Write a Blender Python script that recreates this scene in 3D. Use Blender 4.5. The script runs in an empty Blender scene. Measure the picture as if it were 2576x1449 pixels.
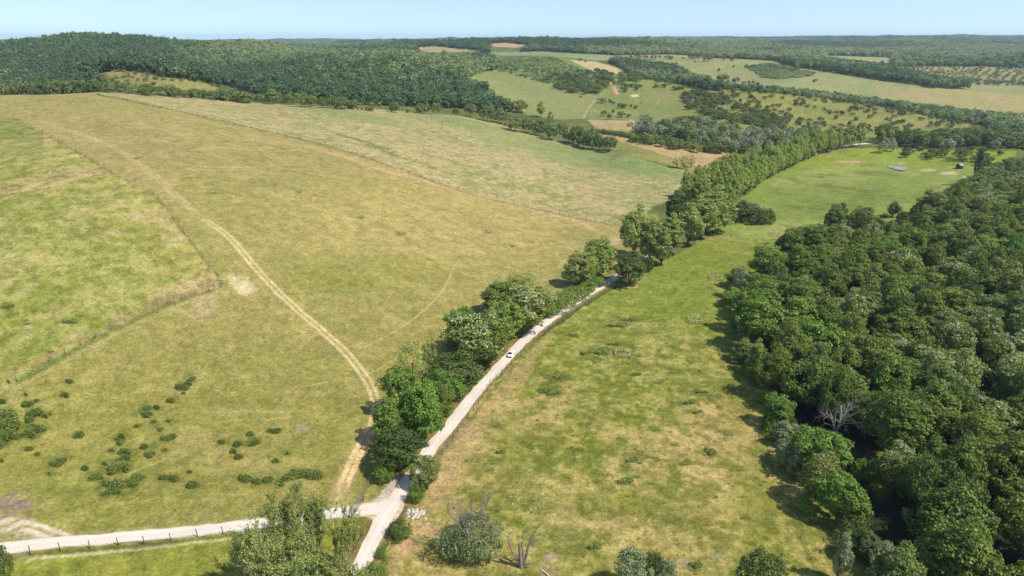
import bpy, math, random
import numpy as np
from mathutils import Vector, Matrix

R = math.radians
sc = bpy.context.scene
COL = sc.collection

# ------------------------------------------------------------------ camera
CAM_H = 100.0
PITCH = 20.0                       # degrees below the horizon
FPX = 1717.0                       # focal length in pixels of a 2576 px wide frame (24 mm)
cd = bpy.data.cameras.new("camera"); cam = bpy.data.objects.new("camera", cd); COL.objects.link(cam)
cam.location = (0, 0, CAM_H); cam.rotation_euler = (R(90 - PITCH), 0, 0)
cd.sensor_width = 36; cd.lens = 36 * FPX / 2576
cd.clip_start = 0.5; cd.clip_end = 30000
sc.camera = cam

# ------------------------------------------------------------------ world, sun, exposure
SUN_EL, SUN_X, SUN_Y = 54.0, 0.90, -0.44
world = bpy.data.worlds.new("World"); sc.world = world; world.use_nodes = True
wn = world.node_tree; wn.nodes.clear()
sky = wn.nodes.new("ShaderNodeTexSky"); sky.sky_type = 'NISHITA'; sky.sun_disc = False
sky.sun_elevation = R(SUN_EL); sky.sun_rotation = math.atan2(SUN_X, SUN_Y)
sky.altitude = 200; sky.air_density = 1.15; sky.dust_density = 0.45; sky.ozone_density = 2.0
bg = wn.nodes.new("ShaderNodeBackground"); bg.inputs[1].default_value = 0.165
wo = wn.nodes.new("ShaderNodeOutputWorld")
tcw = wn.nodes.new("ShaderNodeTexCoord"); adv = wn.nodes.new("ShaderNodeVectorMath"); adv.operation = 'ADD'; adv.inputs[1].default_value = (0, 0, 0.10)
nrm = wn.nodes.new("ShaderNodeVectorMath"); nrm.operation = 'NORMALIZE'      # the hazy rim of the sky sits below the hills
wn.links.new(tcw.outputs['Generated'], adv.inputs[0]); wn.links.new(adv.outputs[0], nrm.inputs[0]); wn.links.new(nrm.outputs[0], sky.inputs['Vector'])
wn.links.new(sky.outputs[0], bg.inputs[0]); wn.links.new(bg.outputs[0], wo.inputs[0])
sl = bpy.data.lights.new("sun", 'SUN'); sun = bpy.data.objects.new("sun", sl); COL.objects.link(sun)
sl.energy = 5.0; sl.angle = R(0.53); sl.color = (1.0, 0.95, 0.86)
_n = math.hypot(SUN_X, SUN_Y)
sdir = Vector((SUN_X / _n * math.cos(R(SUN_EL)), SUN_Y / _n * math.cos(R(SUN_EL)), math.sin(R(SUN_EL))))
sun.rotation_euler = (-sdir).to_track_quat('-Z', 'Y').to_euler(); sun.location = (0, 0, 300)
sc.view_settings.view_transform = 'Standard'; sc.view_settings.look = 'None'
sc.view_settings.exposure = 0.16; sc.view_settings.gamma = 1.0
sc.cycles.max_bounces = 5; sc.cycles.diffuse_bounces = 2; sc.cycles.transmission_bounces = 3
sc.cycles.glossy_bounces = 1; sc.cycles.volume_bounces = 0; sc.cycles.transparent_max_bounces = 4
sc.cycles.use_denoising = True

# ------------------------------------------------------------------ small helpers
def srgb(r, g, b, k=1.0):
    c = np.array([r, g, b], float) / 255.0
    c = np.where(c <= 0.04045, c / 12.92, ((c + 0.055) / 1.055) ** 2.4)
    return c * k

_rng = np.random.default_rng(7)
_T = _rng.random((256, 256)).astype(np.float32)
def vnoise(x, y):
    xi = np.floor(x).astype(np.int64); yi = np.floor(y).astype(np.int64)
    fx = (x - xi); fy = (y - yi); fx = fx * fx * (3 - 2 * fx); fy = fy * fy * (3 - 2 * fy)
    a = _T[xi & 255, yi & 255]; b = _T[(xi + 1) & 255, yi & 255]
    c = _T[xi & 255, (yi + 1) & 255]; d = _T[(xi + 1) & 255, (yi + 1) & 255]
    return (a * (1 - fx) + b * fx) * (1 - fy) + (c * (1 - fx) + d * fx) * fy
def fbm(x, y, scale, octs=4, seed=0, gain=0.5):
    """fractal noise, mean 0, about -1..1; scale is the size of the largest feature in metres"""
    s = 0.0; amp = 1.0; tot = 0.0
    ca, sa = math.cos(0.6), math.sin(0.6)
    u = x / scale + seed * 17.3; v = y / scale + seed * 9.7
    for _ in range(octs):
        s = s + amp * (vnoise(u, v) * 2 - 1); tot += amp; amp *= gain
        u, v = (u * ca - v * sa) * 2.03 + 5.1, (u * sa + v * ca) * 2.03 + 1.7
    return s / tot * 1.6
def sstep(a, b, x):
    t = np.clip((x - a) / (b - a), 0, 1); return t * t * (3 - 2 * t)
def inpoly(px, py, poly):
    res = np.zeros(px.shape, bool); n = len(poly)
    for i in range(n):
        x0, y0 = poly[i]; x1, y1 = poly[(i + 1) % n]
        if y0 == y1: continue
        c = ((y0 > py) != (y1 > py)) & (px < (x1 - x0) * (py - y0) / (y1 - y0) + x0)
        res ^= c
    return res

# ------------------------------------------------------------------ reading the photograph: pixel (2576 x 1449) <-> direction
SP, CP = math.sin(R(PITCH)), math.cos(R(PITCH))
def ray(px, py):
    u = (724.5 - py) / FPX; a = (px - 1288) / FPX
    return a, CP + u * SP, -SP + u * CP
def project(x, y, z):
    dz = z - CAM_H
    dep = y * CP - dz * SP
    up = y * SP + dz * CP
    dep = np.where(dep > 1, dep, 1)
    return 1288 + FPX * x / dep, 724.5 - FPX * up / dep

# ------------------------------------------------------------------ terrain: surveyed spots, smooth surface through them
SPOTS = []                        # (X, Y, Z)
def by_dist(px, py, Y, dz=0.0):   # a spot seen at a pixel and judged to be Y metres off; dz = height of what stands there
    dx, dy, d3 = ray(px, py); t = Y / dy
    SPOTS.append((dx * t, Y, CAM_H + d3 * t - dz))
def by_height(px, py, Z):
    dx, dy, d3 = ray(px, py); t = (Z - CAM_H) / d3
    SPOTS.append((dx * t, dy * t, Z))
for X, Y in [(-10, 110), (-5, 85), (0, 150), (20, 200), (55, 300), (105, 400), (150, 500), (220, 600), (40, 107), (60, 70), (60, 200),
             (100, 300), (180, 400), (250, 500), (330, 560), (100, 150), (-20, 130), (-35, 95), (90, 620), (230, 640), (300, 640),
             (150, 110), (0, 40), (-40, 50), (80, 40)]:
    SPOTS.append((X, Y, 0.0))
for X, Y, Z in [(200, 150, 3), (250, 250, 4), (330, 350, 4), (420, 450, 4), (200, 60, 4), (-150, 60, 3), (-200, 100, 6), (500, 500, 6),
                (600, 300, 20), (-400, 150, 30), (-500, 300, 50)]:
    SPOTS.append((X, Y, Z))
# left pastures: a long dome rising to the left
for p in [(557, 722, 18), (940, 1080, 1.5), (700, 1180, 1.5), (0, 1440, 1.5), (0, 1320, 3), (0, 980, 12), (300, 1000, 7), (800, 900, 6),
          (1150, 750, 5), (1450, 600, 2.5), (1575, 575, 1.5), (800, 700, 14), (490, 540, 32), (800, 500, 28), (1100, 500, 17),
          (1300, 480, 9), (1600, 450, 2), (1000, 380, 30), (1300, 400, 12), (1200, 340, 18), (700, 330, 41), (400, 400, 45),
          (35, 300, 57), (1000, 1180, 0.3), (1100, 960, 1), (1300, 760, 1), (1450, 690, 1), (0, 720, 26), (0, 500, 41), (250, 620, 30),
          (1560, 388, 4), (1760, 437, 0.5), (560, 1330, 0.6)]:
    by_height(*p)
for p in [(240, 232, 590), (0, 241, 560), (-300, 250, 540), (450, 243, 610), (700, 268, 655), (930, 277, 700), (1150, 292, 735)]:
    by_dist(*p)
for X, Y, Z in [(-420, 680, 44), (-300, 700, 45), (-200, 780, 38), (-560, 650, 42)]:
    SPOTS.append((X, Y, Z))
# hillock behind the pasture crest
for p in [(400, 192, 730), (330, 170, 780), (500, 200, 745), (270, 168, 800)]: by_dist(*p)
# wooded hills on the left (height of the wood taken off)
for p in [(60, 190, 830, 15), (210, 180, 950, 16), (0, 150, 1150, 16), (210, 130, 1350, 16), (210, 87, 1750, 15), (0, 98, 1800, 15),
          (-200, 105, 1800, 15), (420, 104, 1850, 15), (330, 90, 1780, 15), (500, 150, 1250, 15), (650, 96, 1800, 15), (560, 102, 1850, 15),
          (740, 103, 1800, 15), (700, 150, 1200, 15), (600, 215, 860, 15), (800, 190, 950, 15), (850, 112, 1500, 15), (1000, 118, 1350, 14),
          (1050, 128, 1250, 14), (950, 215, 850, 14), (1100, 160, 1100, 14), (1200, 205, 950, 14), (1250, 240, 880, 14), (1120, 250, 800, 14)]:
    by_dist(*p)
for X, Y, Z in [(-1100, 1900, 60), (0, 1900, 50), (-500, 2300, 55), (-1500, 1500, 70), (-900, 900, 55)]:
    SPOTS.append((X, Y, Z))
# valley meadow and hills of the middle distance
for p in [(1230, 180, 1200), (1450, 290, 850), (1300, 240, 980), (1380, 141, 1450, 3), (1300, 150, 1420), (1370, 205, 1120, 1), (1450, 175, 1330),
          (1500, 165, 1450), (1450, 138, 1750), (1600, 140, 1800), (1275, 113, 2300), (1130, 124, 2000), (1500, 97, 3000, 14),
          (1000, 100, 3200, 14), (1250, 96, 3000, 14), (1330, 104, 3300, 14), (1600, 96, 3400, 14), (1750, 100, 3600, 14),
          (1550, 240, 1000), (1600, 205, 1130), (1540, 310, 790), (1650, 292, 850), (1700, 240, 1000)]:
    by_dist(*p)
# slope with the orchard, gully, far field, ridges on the right
for p in [(2000, 229, 1060), (1800, 205, 1150), (2300, 275, 960), (2500, 320, 880), (2300, 330, 780), (2000, 290, 850), (2150, 345, 705),
          (1900, 335, 720), (1750, 340, 715), (2450, 350, 690), (2100, 243, 1150), (2300, 270, 1080), (2576, 300, 1000), (2300, 240, 1170),
          (2300, 200, 1380), (2576, 218, 1350), (2200, 180, 1480), (2000, 155, 1650), (1800, 150, 1600), (1800, 145, 1750),
          (1700, 140, 1850), (1700, 190, 1300, 12), (1600, 165, 1450, 12), (1800, 215, 1200, 10), (1900, 175, 1450), (2000, 200, 1250),
          (2100, 148, 1950), (2200, 148, 2000), (2400, 190, 1650), (2576, 200, 1600), (2450, 165, 1850), (2576, 165, 1900),
          (2200, 125, 2600, 14), (2000, 110, 3200, 14), (1900, 120, 2800, 14), (1850, 103, 4200, 14), (2400, 130, 2500, 14),
          (2576, 130, 2600, 14), (2300, 97, 4200, 14), (2576, 103, 4000, 14), (2300, 91, 7500, 14), (2576, 87, 7500, 14), (2000, 96, 6500, 14),
          (1700, 100, 6000, 14), (1300, 100, 6000, 14), (800, 104, 6000, 14), (200, 104, 6000, 14), (2800, 300, 1000), (2900, 160, 1900)]:
    by_dist(*p)
for X, Y, Z in [(800, 4000, 70), (2500, 3200, 70), (3500, 5000, 90), (0, 4500, 60), (-2500, 4500, 60), (-3000, 2500, 80), (3000, 1500, 60),
                (1500, 700, 45), (900, 700, 12), (700, 620, 8)]:
    SPOTS.append((X, Y, Z))
SPOTS = np.array(SPOTS)
TH0, TH1, LR0, LR1 = R(-80), R(80), math.log(25.0), math.log(12000.0)
def _dom(x, y):
    th = np.arctan2(x, y); return th * 2.2, np.log(np.hypot(x, y))
def _k(d2): return 0.5 * d2 * np.log(d2 + 1e-12)
def _tps():
    u, v = _dom(SPOTS[:, 0], SPOTS[:, 1]); n = len(u); z = SPOTS[:, 2]
    K = _k((u[:, None] - u) ** 2 + (v[:, None] - v) ** 2) + np.eye(n) * 2e-4
    P = np.stack([np.ones(n), u, v], 1)
    A = np.zeros((n + 3, n + 3)); A[:n, :n] = K; A[:n, n:] = P; A[n:, :n] = P.T
    w = np.linalg.solve(A, np.concatenate([z, np.zeros(3)]))
    NT, NR = 500, 560
    th = np.linspace(TH0, TH1, NT); lr = np.linspace(LR0, LR1, NR)
    G = np.zeros((NT, NR))
    for i, t in enumerate(th):
        G[i] = _k((t * 2.2 - u[None]) ** 2 + (lr[:, None] - v[None]) ** 2) @ w[:n] + w[n] + w[n + 1] * t * 2.2 + w[n + 2] * lr
    return G
GRID = _tps(); GRID = np.clip(GRID, -1.0, 150.0)
def height(x, y):
    x = np.asarray(x, float); y = np.asarray(y, float)
    r = np.maximum(np.hypot(x, y), 26.0)
    a = np.clip((np.arctan2(x, y) - TH0) / (TH1 - TH0) * (GRID.shape[0] - 1), 0, GRID.shape[0] - 1.001)
    b = np.clip((np.log(r) - LR0) / (LR1 - LR0) * (GRID.shape[1] - 1), 0, GRID.shape[1] - 1.001)
    i = a.astype(int); j = b.astype(int); fa = a - i; fb = b - j
    z = (GRID[i, j] * (1 - fa) + GRID[i + 1, j] * fa) * (1 - fb) + (GRID[i, j + 1] * (1 - fa) + GRID[i + 1, j + 1] * fa) * fb
    z = z + fbm(x, y, 22, 3, 3) * 0.16
    z = z + (fbm(x, y, 330, 3, 15) * 12 - 8 + fbm(x, y, 90, 2, 16) * 2) * sstep(850, 1150, r) * sstep(0.03, -0.06, x / np.maximum(y, 1))
    z = z + fbm(x, y, 420, 3, 5) * 15.0 * sstep(1700, 3400, r) + fbm(x, y, 120, 2, 8) * 1.2 * sstep(700, 1300, r)
    return z
def hit(px, py):
    """the point of the ground seen at a pixel of the photograph"""
    px = np.atleast_1d(np.asarray(px, float)); py = np.atleast_1d(np.asarray(py, float))
    dx, dy, dz = ray(px, py); dy = np.broadcast_to(dy, px.shape); dz = np.broadcast_to(dz, px.shape)
    ts = 60 * 1.006 ** np.arange(0, 860)
    T = ts[None, :]
    X = dx[:, None] * T; Y = dy[:, None] * T; Z = CAM_H + dz[:, None] * T
    below = Z < height(X, Y)
    k = np.where(below.any(1), below.argmax(1), len(ts) - 1); k = np.maximum(k, 1)
    lo = ts[k - 1]; hi = ts[k]
    for _ in range(18):
        m = (lo + hi) / 2; b = CAM_H + dz * m < height(dx * m, dy * m)
        hi = np.where(b, m, hi); lo = np.where(b, lo, m)
    return np.stack([dx * hi, dy * hi, height(dx * hi, dy * hi)], 1)
def hit1(px, py): return hit(px, py)[0]
def poly_world(pts, step=6.0):
    """pixel polyline -> world polyline resampled every step metres"""
    P = hit([p[0] for p in pts], [p[1] for p in pts])[:, :2]
    return resample(P, step)
def smooth_line(P, n=8):
    P = np.asarray(P, float); Q = np.vstack([2 * P[0] - P[1], P, 2 * P[-1] - P[-2]]); out = []
    for i in range(1, len(Q) - 2):
        for t in np.linspace(0, 1, n, endpoint=False):
            p0, p1, p2, p3 = Q[i - 1:i + 3]
            out.append(0.5 * (2 * p1 + (p2 - p0) * t + (2 * p0 - 5 * p1 + 4 * p2 - p3) * t * t + (3 * p1 - p0 - 3 * p2 + p3) * t ** 3))
    out.append(Q[-2]); return np.array(out)
def resample(P, step):
    P = np.asarray(P, float); d = np.r_[0, np.cumsum(np.hypot(*np.diff(P[:, :2], axis=0).T))]
    n = max(2, int(round(d[-1] / step)) + 1); s = np.linspace(0, d[-1], n)
    return np.stack([np.interp(s, d, P[:, k]) for k in range(P.shape[1])], 1)
def dist_line(x, y, P, pad):
    """distance of points to a polyline and arclength of the nearest spot; far points get pad"""
    out = np.full(x.shape, pad, float); arc = np.zeros(x.shape)
    m = (x > P[:, 0].min() - pad) & (x < P[:, 0].max() + pad) & (y > P[:, 1].min() - pad) & (y < P[:, 1].max() + pad)
    ix = np.nonzero(m)[0]; xs = x[ix]; ys = y[ix]; best = np.full(xs.shape, pad, float); ba = np.zeros(xs.shape); side = np.zeros(xs.shape); L = 0
    for (ax, ay), (bx, by) in zip(P[:-1, :2], P[1:, :2]):
        vx, vy = bx - ax, by - ay; ll = math.hypot(vx, vy)
        if ll < 1e-6: continue
        near = (xs > min(ax, bx) - pad) & (xs < max(ax, bx) + pad) & (ys > min(ay, by) - pad) & (ys < max(ay, by) + pad)
        q = np.nonzero(near)[0]
        t = np.clip(((xs[q] - ax) * vx + (ys[q] - ay) * vy) / ll / ll, 0, 1)
        d = np.hypot(xs[q] - ax - vx * t, ys[q] - ay - vy * t); c = d < best[q]
        qq = q[c]; best[qq] = d[c]; ba[qq] = L + t[c] * ll
        side[qq] = np.sign(vx * (ys[qq] - ay) - vy * (xs[qq] - ax)); L += ll
    out[ix] = best; arc[ix] = ba
    sg = np.zeros(x.shape); sg[ix] = side
    return out, arc, sg

# ------------------------------------------------------------------ object helpers
def tag(o, label=None, cat=None, group=None, kind=None):
    if label: o['label'] = label
    if cat: o['category'] = cat
    if group: o['group'] = group
    if kind: o['kind'] = kind
    return o
def link(name, me, parent=None, loc=None):
    o = bpy.data.objects.new(name, me); COL.objects.link(o)
    if parent is not None: o.parent = parent
    if loc is not None: o.location = loc
    return o
def thing(name, label, cat, loc=(0, 0, 0), rz=0.0, group=None, scale=1.0):
    o = bpy.data.objects.new(name, None); COL.objects.link(o)
    o.location = loc; o.rotation_euler = (0, 0, rz)
    o.scale = (scale,) * 3 if np.isscalar(scale) else scale
    o.empty_display_size = 0.5
    return tag(o, label, cat, group)
def mesh_np(name, V, F, mats, mi=None, smooth=False):
    """V (n,3) floats, F (m,k) ints with one k, or a list of such arrays"""
    me = bpy.data.meshes.new(name); V = np.asarray(V, np.float32)
    Fs = F if isinstance(F, list) else [F]
    Fs = [np.asarray(f, np.int32) for f in Fs if len(f)]
    nl = sum(f.size for f in Fs); nf = sum(len(f) for f in Fs)
    me.vertices.add(len(V)); me.vertices.foreach_set("co", V.ravel())
    me.loops.add(nl); me.loops.foreach_set("vertex_index", np.concatenate([f.ravel() for f in Fs]))
    tot = np.concatenate([np.full(len(f), f.shape[1], np.int32) for f in Fs])
    me.polygons.add(nf); me.polygons.foreach_set("loop_start", (np.cumsum(tot) - tot).astype(np.int32))
    me.polygons.foreach_set("loop_total", tot)
    if mi is not None: me.polygons.foreach_set("material_index", np.asarray(mi, np.int32))
    if smooth: me.polygons.foreach_set("use_smooth", np.ones(nf, bool))
    for m in mats: me.materials.append(m)
    me.update(calc_edges=True)
    return me
class MB:
    """collects quads and triangles of boxes, tubes and lumps; build() links them as one mesh object"""
    def __init__(s): s.v = []; s.f4 = []; s.f3 = []; s.n = 0
    def add(s, V, F4=(), F3=()):
        s.v.append(np.asarray(V, float).reshape(-1, 3))
        if len(F4): s.f4.append(np.asarray(F4) + s.n)
        if len(F3): s.f3.append(np.asarray(F3) + s.n)
        s.n += len(s.v[-1])
    def box(s, c, d, rz=0.0, tilt=0.0):
        x, y, z = np.array(d) / 2.0
        V = np.array([[-x, -y, -z], [x, -y, -z], [x, y, -z], [-x, y, -z], [-x, -y, z], [x, -y, z], [x, y, z], [-x, y, z]])
        M = np.array((Matrix.Rotation(rz, 3, 'Z') @ Matrix.Rotation(tilt, 3, 'Y')))
        s.add(V @ M.T + np.array(c), [[0, 3, 2, 1], [4, 5, 6, 7], [0, 1, 5, 4], [1, 2, 6, 5], [2, 3, 7, 6], [3, 0, 4, 7]])
    def tube(s, P, rad, sides=6, cap=True):
        P = np.asarray(P, float); rad = np.broadcast_to(rad, (len(P),)); n = len(P); V = []
        for i in range(n):
            d = P[min(i + 1, n - 1)] - P[max(i - 1, 0)]; d /= np.linalg.norm(d) + 1e-9
            a = np.cross(d, [0, 0, 1.0]) if abs(d[2]) < 0.9 else np.cross(d, [1.0, 0, 0]); a /= np.linalg.norm(a); b = np.cross(d, a)
            for k in range(sides):
                t = 2 * math.pi * k / sides; V.append(P[i] + (a * math.cos(t) + b * math.sin(t)) * rad[i])
        F = [[i * sides + k, i * sides + (k + 1) % sides, (i + 1) * sides + (k + 1) % sides, (i + 1) * sides + k] for i in range(n - 1) for k in range(sides)]
        T = []
        if cap:
            V.append(P[-1]); V.append(P[0]); e = len(V) - 2
            T = [[(n - 1) * sides + k, (n - 1) * sides + (k + 1) % sides, e] for k in range(sides)] + [[(k + 1) % sides, k, e + 1] for k in range(sides)]
        s.add(V, F, T)
    def mesh(s, name, mats, smooth=False):
        fs = []
        if s.f4: fs.append(np.vstack(s.f4))
        if s.f3: fs.append(np.vstack(s.f3))
        return mesh_np(name, np.vstack(s.v), fs, mats if isinstance(mats, (list, tuple)) else [mats], smooth=smooth)
    def build(s, name, mats, parent=None, smooth=False, loc=None):
        return link(name, s.mesh(name, mats, smooth), parent, loc)

# ------------------------------------------------------------------ materials
def new_mat(name):
    m = bpy.data.materials.new(name); m.use_nodes = True; nt = m.node_tree; nt.nodes.clear()
    out = nt.nodes.new("ShaderNodeOutputMaterial"); return m, nt, out
def nd(nt, typ, **kw):
    n = nt.nodes.new(typ)
    for k, v in kw.items(): setattr(n, k, v)
    return n
def mathn(nt, op, a, b=None, clamp=False):
    n = nd(nt, "ShaderNodeMath", operation=op, use_clamp=clamp)
    for i, v in enumerate((a, b)):
        if v is None: continue
        if isinstance(v, (int, float)): n.inputs[i].default_value = v
        else: nt.links.new(v, n.inputs[i])
    return n.outputs[0]
def noise(nt, scale, detail=3.0, rough=0.55, vec=None, stretch=None, coord='Object'):
    tc = nd(nt, "ShaderNodeTexCoord"); v = tc.outputs[coord] if vec is None else vec
    if stretch is not None:
        mp = nd(nt, "ShaderNodeMapping"); mp.inputs['Scale'].default_value = stretch; nt.links.new(v, mp.inputs[0]); v = mp.outputs[0]
    n = nd(nt, "ShaderNodeTexNoise"); n.inputs['Scale'].default_value = scale; n.inputs['Detail'].default_value = detail
    n.inputs['Roughness'].default_value = rough; nt.links.new(v, n.inputs['Vector']); return n.outputs['Fac']
def mrange(nt, v, a, b, c, d):
    n = nd(nt, "ShaderNodeMapRange"); nt.links.new(v, n.inputs[0])
    for i, x in enumerate((a, b, c, d)): n.inputs[i + 1].default_value = x
    return n.outputs[0]
def mixc(nt, f, a, b, mode='MIX'):
    n = nd(nt, "ShaderNodeMix", data_type='RGBA', blend_type=mode)
    for idx, v in ((0, f), (6, a), (7, b)):
        if isinstance(v, (int, float)): n.inputs[idx].default_value = v
        elif isinstance(v, (tuple, list, np.ndarray)): n.inputs[idx].default_value = (*[float(q) for q in v[:3]], 1)
        else: nt.links.new(v, n.inputs[idx])
    return n.outputs[2]
def princ(nt, out, col, rough=0.8, spec=0.25, metal=0.0, bump=None, bs=0.3, bd=0.05):
    p = nd(nt, "ShaderNodeBsdfPrincipled")
    if isinstance(col, (tuple, list, np.ndarray)): p.inputs['Base Color'].default_value = (*[float(q) for q in col[:3]], 1)
    else: nt.links.new(col, p.inputs['Base Color'])
    p.inputs['Roughness'].default_value = rough; p.inputs['Specular IOR Level'].default_value = spec; p.inputs['Metallic'].default_value = metal
    if bump is not None:
        b = nd(nt, "ShaderNodeBump"); b.inputs['Strength'].default_value = bs; b.inputs['Distance'].default_value = bd
        nt.links.new(bump, b.inputs['Height']); nt.links.new(b.outputs[0], p.inputs['Normal'])
    nt.links.new(p.outputs[0], out.inputs[0]); return p
def solid(name, col, rough=0.7, spec=0.3, metal=0.0, var=0.25, scale=3.0):
    m, nt, out = new_mat(name); f = noise(nt, scale, 4)
    c = mixc(nt, mrange(nt, f, 0.3, 0.7, 0, 1), np.array(col) * (1 - var), np.array(col) * (1 + var))
    princ(nt, out, c, rough, spec, metal); return m
# ------------------------------------------------------------------ the ground: one sheet, albedo per vertex
def ground_grid():
    th = np.concatenate([np.linspace(R(-78), R(-41), 40, endpoint=False), np.linspace(R(-41), R(41), 960), np.linspace(R(41), R(78), 41)[1:]])
    rs = [25.0]
    while rs[-1] < 11500:
        r = rs[-1]; rs.append(r + (2.0 if r < 95 else 0.36 * (r / 110) ** 1.25))
    rs = np.array(rs); return th, rs
TH, RS = ground_grid(); NT, NR = len(TH), len(RS)
TT, RR = np.meshgrid(TH, RS, indexing='ij')
GX = (RR * np.sin(TT)).ravel(); GY = (RR * np.cos(TT)).ravel(); GR = RR.ravel(); GZ = height(GX, GY)
GPX, GPY = project(GX, GY, GZ)
vis = (GPX > -900) & (GPX < 3500)
# seen shapes get slightly irregular outlines
wob = fbm(GX, GY, 9, 3, 2) * np.clip(700 / GR, 0.3, 3.5)
WX, WY = GPX + wob * 3.0, GPY + fbm(GX, GY, 9, 3, 12) * np.clip(300 / GR, 0.1, 2.0) * 1.6

NL = [(60, 270, 200, 110), (30, 350, 200, 120), (90, 350, 160, 110), (20, 430, 180, 100), (90, 420, 120, 90), (15, 490, 90, 80), (200, 212, 92, 56), (262, 192, 40, 32), (245, 272, 112, 84), (205, 325, 70, 56), (112, 445, 82, 50), (262, 385, 160, 70), (225, 420, 130, 80),
      (190, 442, 60, 40), (330, 306, 56, 30), (362, 294, 24, 12), (475, 148, 80, 48), (570, 432, 62, 60), (540, 455, 40, 22), (210, 541, 56, 34), (268, 574, 40, 36), (16, 616, 40, 44), (395, 645, 90, 56), (440, 620, 70, 60), (612, 676, 62, 46), (682, 743, 106, 58),
      (810, 670, 110, 100), (905, 658, 120, 90), (752, 642, 50, 34), (905, 560, 120, 60), (905, 598, 90, 40), (1036, 521, 62, 46), (1070, 573, 80, 62), (795, 551, 50, 30), (880, 448, 64, 36), (840, 470, 40, 24), (850, 500, 50, 30), (810, 785, 180, 90), (800, 845, 120, 60),
      (920, 780, 120, 80), (975, 738, 100, 90), (740, 862, 36, 40), (1172, 743, 76, 50), (1242, 746, 80, 60), (1385, 796, 104, 58), (1048, 286, 92, 54), (1058, 246, 60, 40), (1122, 246, 52, 20), (1221, 191, 62, 44), (1318, 139, 36, 24), (1300, 98, 104, 44),
      (1345, 76, 60, 36), (1370, 28, 50, 60), (1146, 396, 46, 36), (1190, 462, 90, 44), (1240, 448, 60, 50), (980, 376, 40, 26), (1790, 428, 56, 46), (1838, 480, 72, 62), (1706, 496, 72, 60), (1680, 552, 60, 50), (1712, 590, 70, 54), (1800, 510, 50, 30), (1965, 410, 100, 34),
      (1588, 492, 56, 32), (1980, 622, 60, 42), (1748, 742, 100, 76), (1836, 768, 76, 58), (1920, 752, 90, 62), (2000, 786, 60, 52), (2080, 728, 150, 86), (2160, 705, 150, 84), (2240, 722, 150, 84), (495, 58, 56, 30), (1912, 945, 44, 40), (2062, 570, 30, 30), (356, 716, 32, 26),
      (1185, 545, 44, 30), (1100, 345, 50, 20), (1210, 342, 40, 16), (1360, 706, 40, 20), (60, 60, 30, 20), (190, 152, 34, 20), (20, 200, 60, 40)]
WL = [(1572, 1201, 48, 28), (1603, 1197, 20, 12), (1787, 1131, 30, 28), (1590, 1150, 40, 22), (1612, 1162, 16, 10), (1570, 1168, 26, 14), (1515, 878, 50, 26), (1475, 885, 34, 16), (1545, 862, 40, 14), (1500, 905, 26, 16), (1370, 976, 36, 24), (1400, 945, 50, 18),
                      (1395, 985, 40, 16), (1245, 1160, 26, 14), (1235, 1178, 20, 12), (1260, 1135, 30, 14), (1555, 815, 60, 16), (1580, 800, 40, 14), (1440, 840, 30, 14), (1480, 1062, 24, 12), (1460, 1130, 20, 10), (1340, 1125, 14, 12), (1500, 1210, 12, 8), (1735, 1010, 40, 14),
                      (1765, 985, 34, 12), (1790, 1000, 26, 14), (1755, 1035, 30, 14), (1810, 1020, 20, 10), (1650, 1080, 20, 10), (1697, 1115, 22, 12), (1720, 1165, 22, 10), (1830, 1090, 24, 12), (1870, 1300, 24, 12), (1690, 1310, 26, 10), (1495, 1372, 44, 20), (1750, 1418, 36, 24),
                      (1655, 960, 26, 12), (1690, 935, 22, 10), (1600, 940, 30, 12), (1735, 905, 18, 10), (1700, 870, 20, 10), (1660, 880, 16, 8), (1190, 1450, 20, 10), (1250, 1070, 14, 8), (1860, 1180, 20, 10), (1640, 1215, 22, 8), (1560, 1100, 14, 8), (1800, 1250, 16, 8),
                      (72, 812, 26, 10), (175, 806, 40, 14), (125, 882, 18, 9), (20, 770, 30, 10), (342, 398, 14, 5), (907, 547, 12, 4), (1005, 588, 10, 4), (540, 484, 9, 4), (753, 483, 9, 4), (1289, 618, 14, 6), (1231, 583, 12, 5), (1338, 609, 10, 4)]
WEEDS = [(x * .3511, 940.2 + y * .3511, w * .3511, h * .3511) for x, y, w, h in NL] + WL
COLR = np.zeros((GX.size, 3), np.float32)
n1 = fbm(GX, GY, 45, 4, 1); n2 = fbm(GX, GY, 14, 4, 2); n3 = fbm(GX, GY, 4, 3, 3); n4 = fbm(GX, GY, 1.6, 2, 4)
def zone(poly, r0=0, r1=1e9):
    return inpoly(WX, WY, poly) & (GR > r0) & (GR < r1) & vis
def lay(m, a, col):
    """lay a colour over the vertices in m with strength a (scalar or array over all vertices)"""
    c = np.asarray(col, float)
    if np.isscalar(a): COLR[m] = COLR[m] * (1 - a) + c * a
    else:
        q = a[m][:, None]; COLR[m] = COLR[m] * (1 - q) + c * q
ALL = np.ones(GX.size, bool)
K = 0.60
def C(r, g, b):
    if g > r: d = g - r; g = g - d * .30; r = r + d * .08; b = b + 4
    return srgb(r, g, b, K)
# default: rough pasture / wood floor far off
lay(ALL, 1.0, C(120, 128, 62)); lay(ALL, sstep(-0.3, 0.6, n1), C(96, 112, 52))

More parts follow.
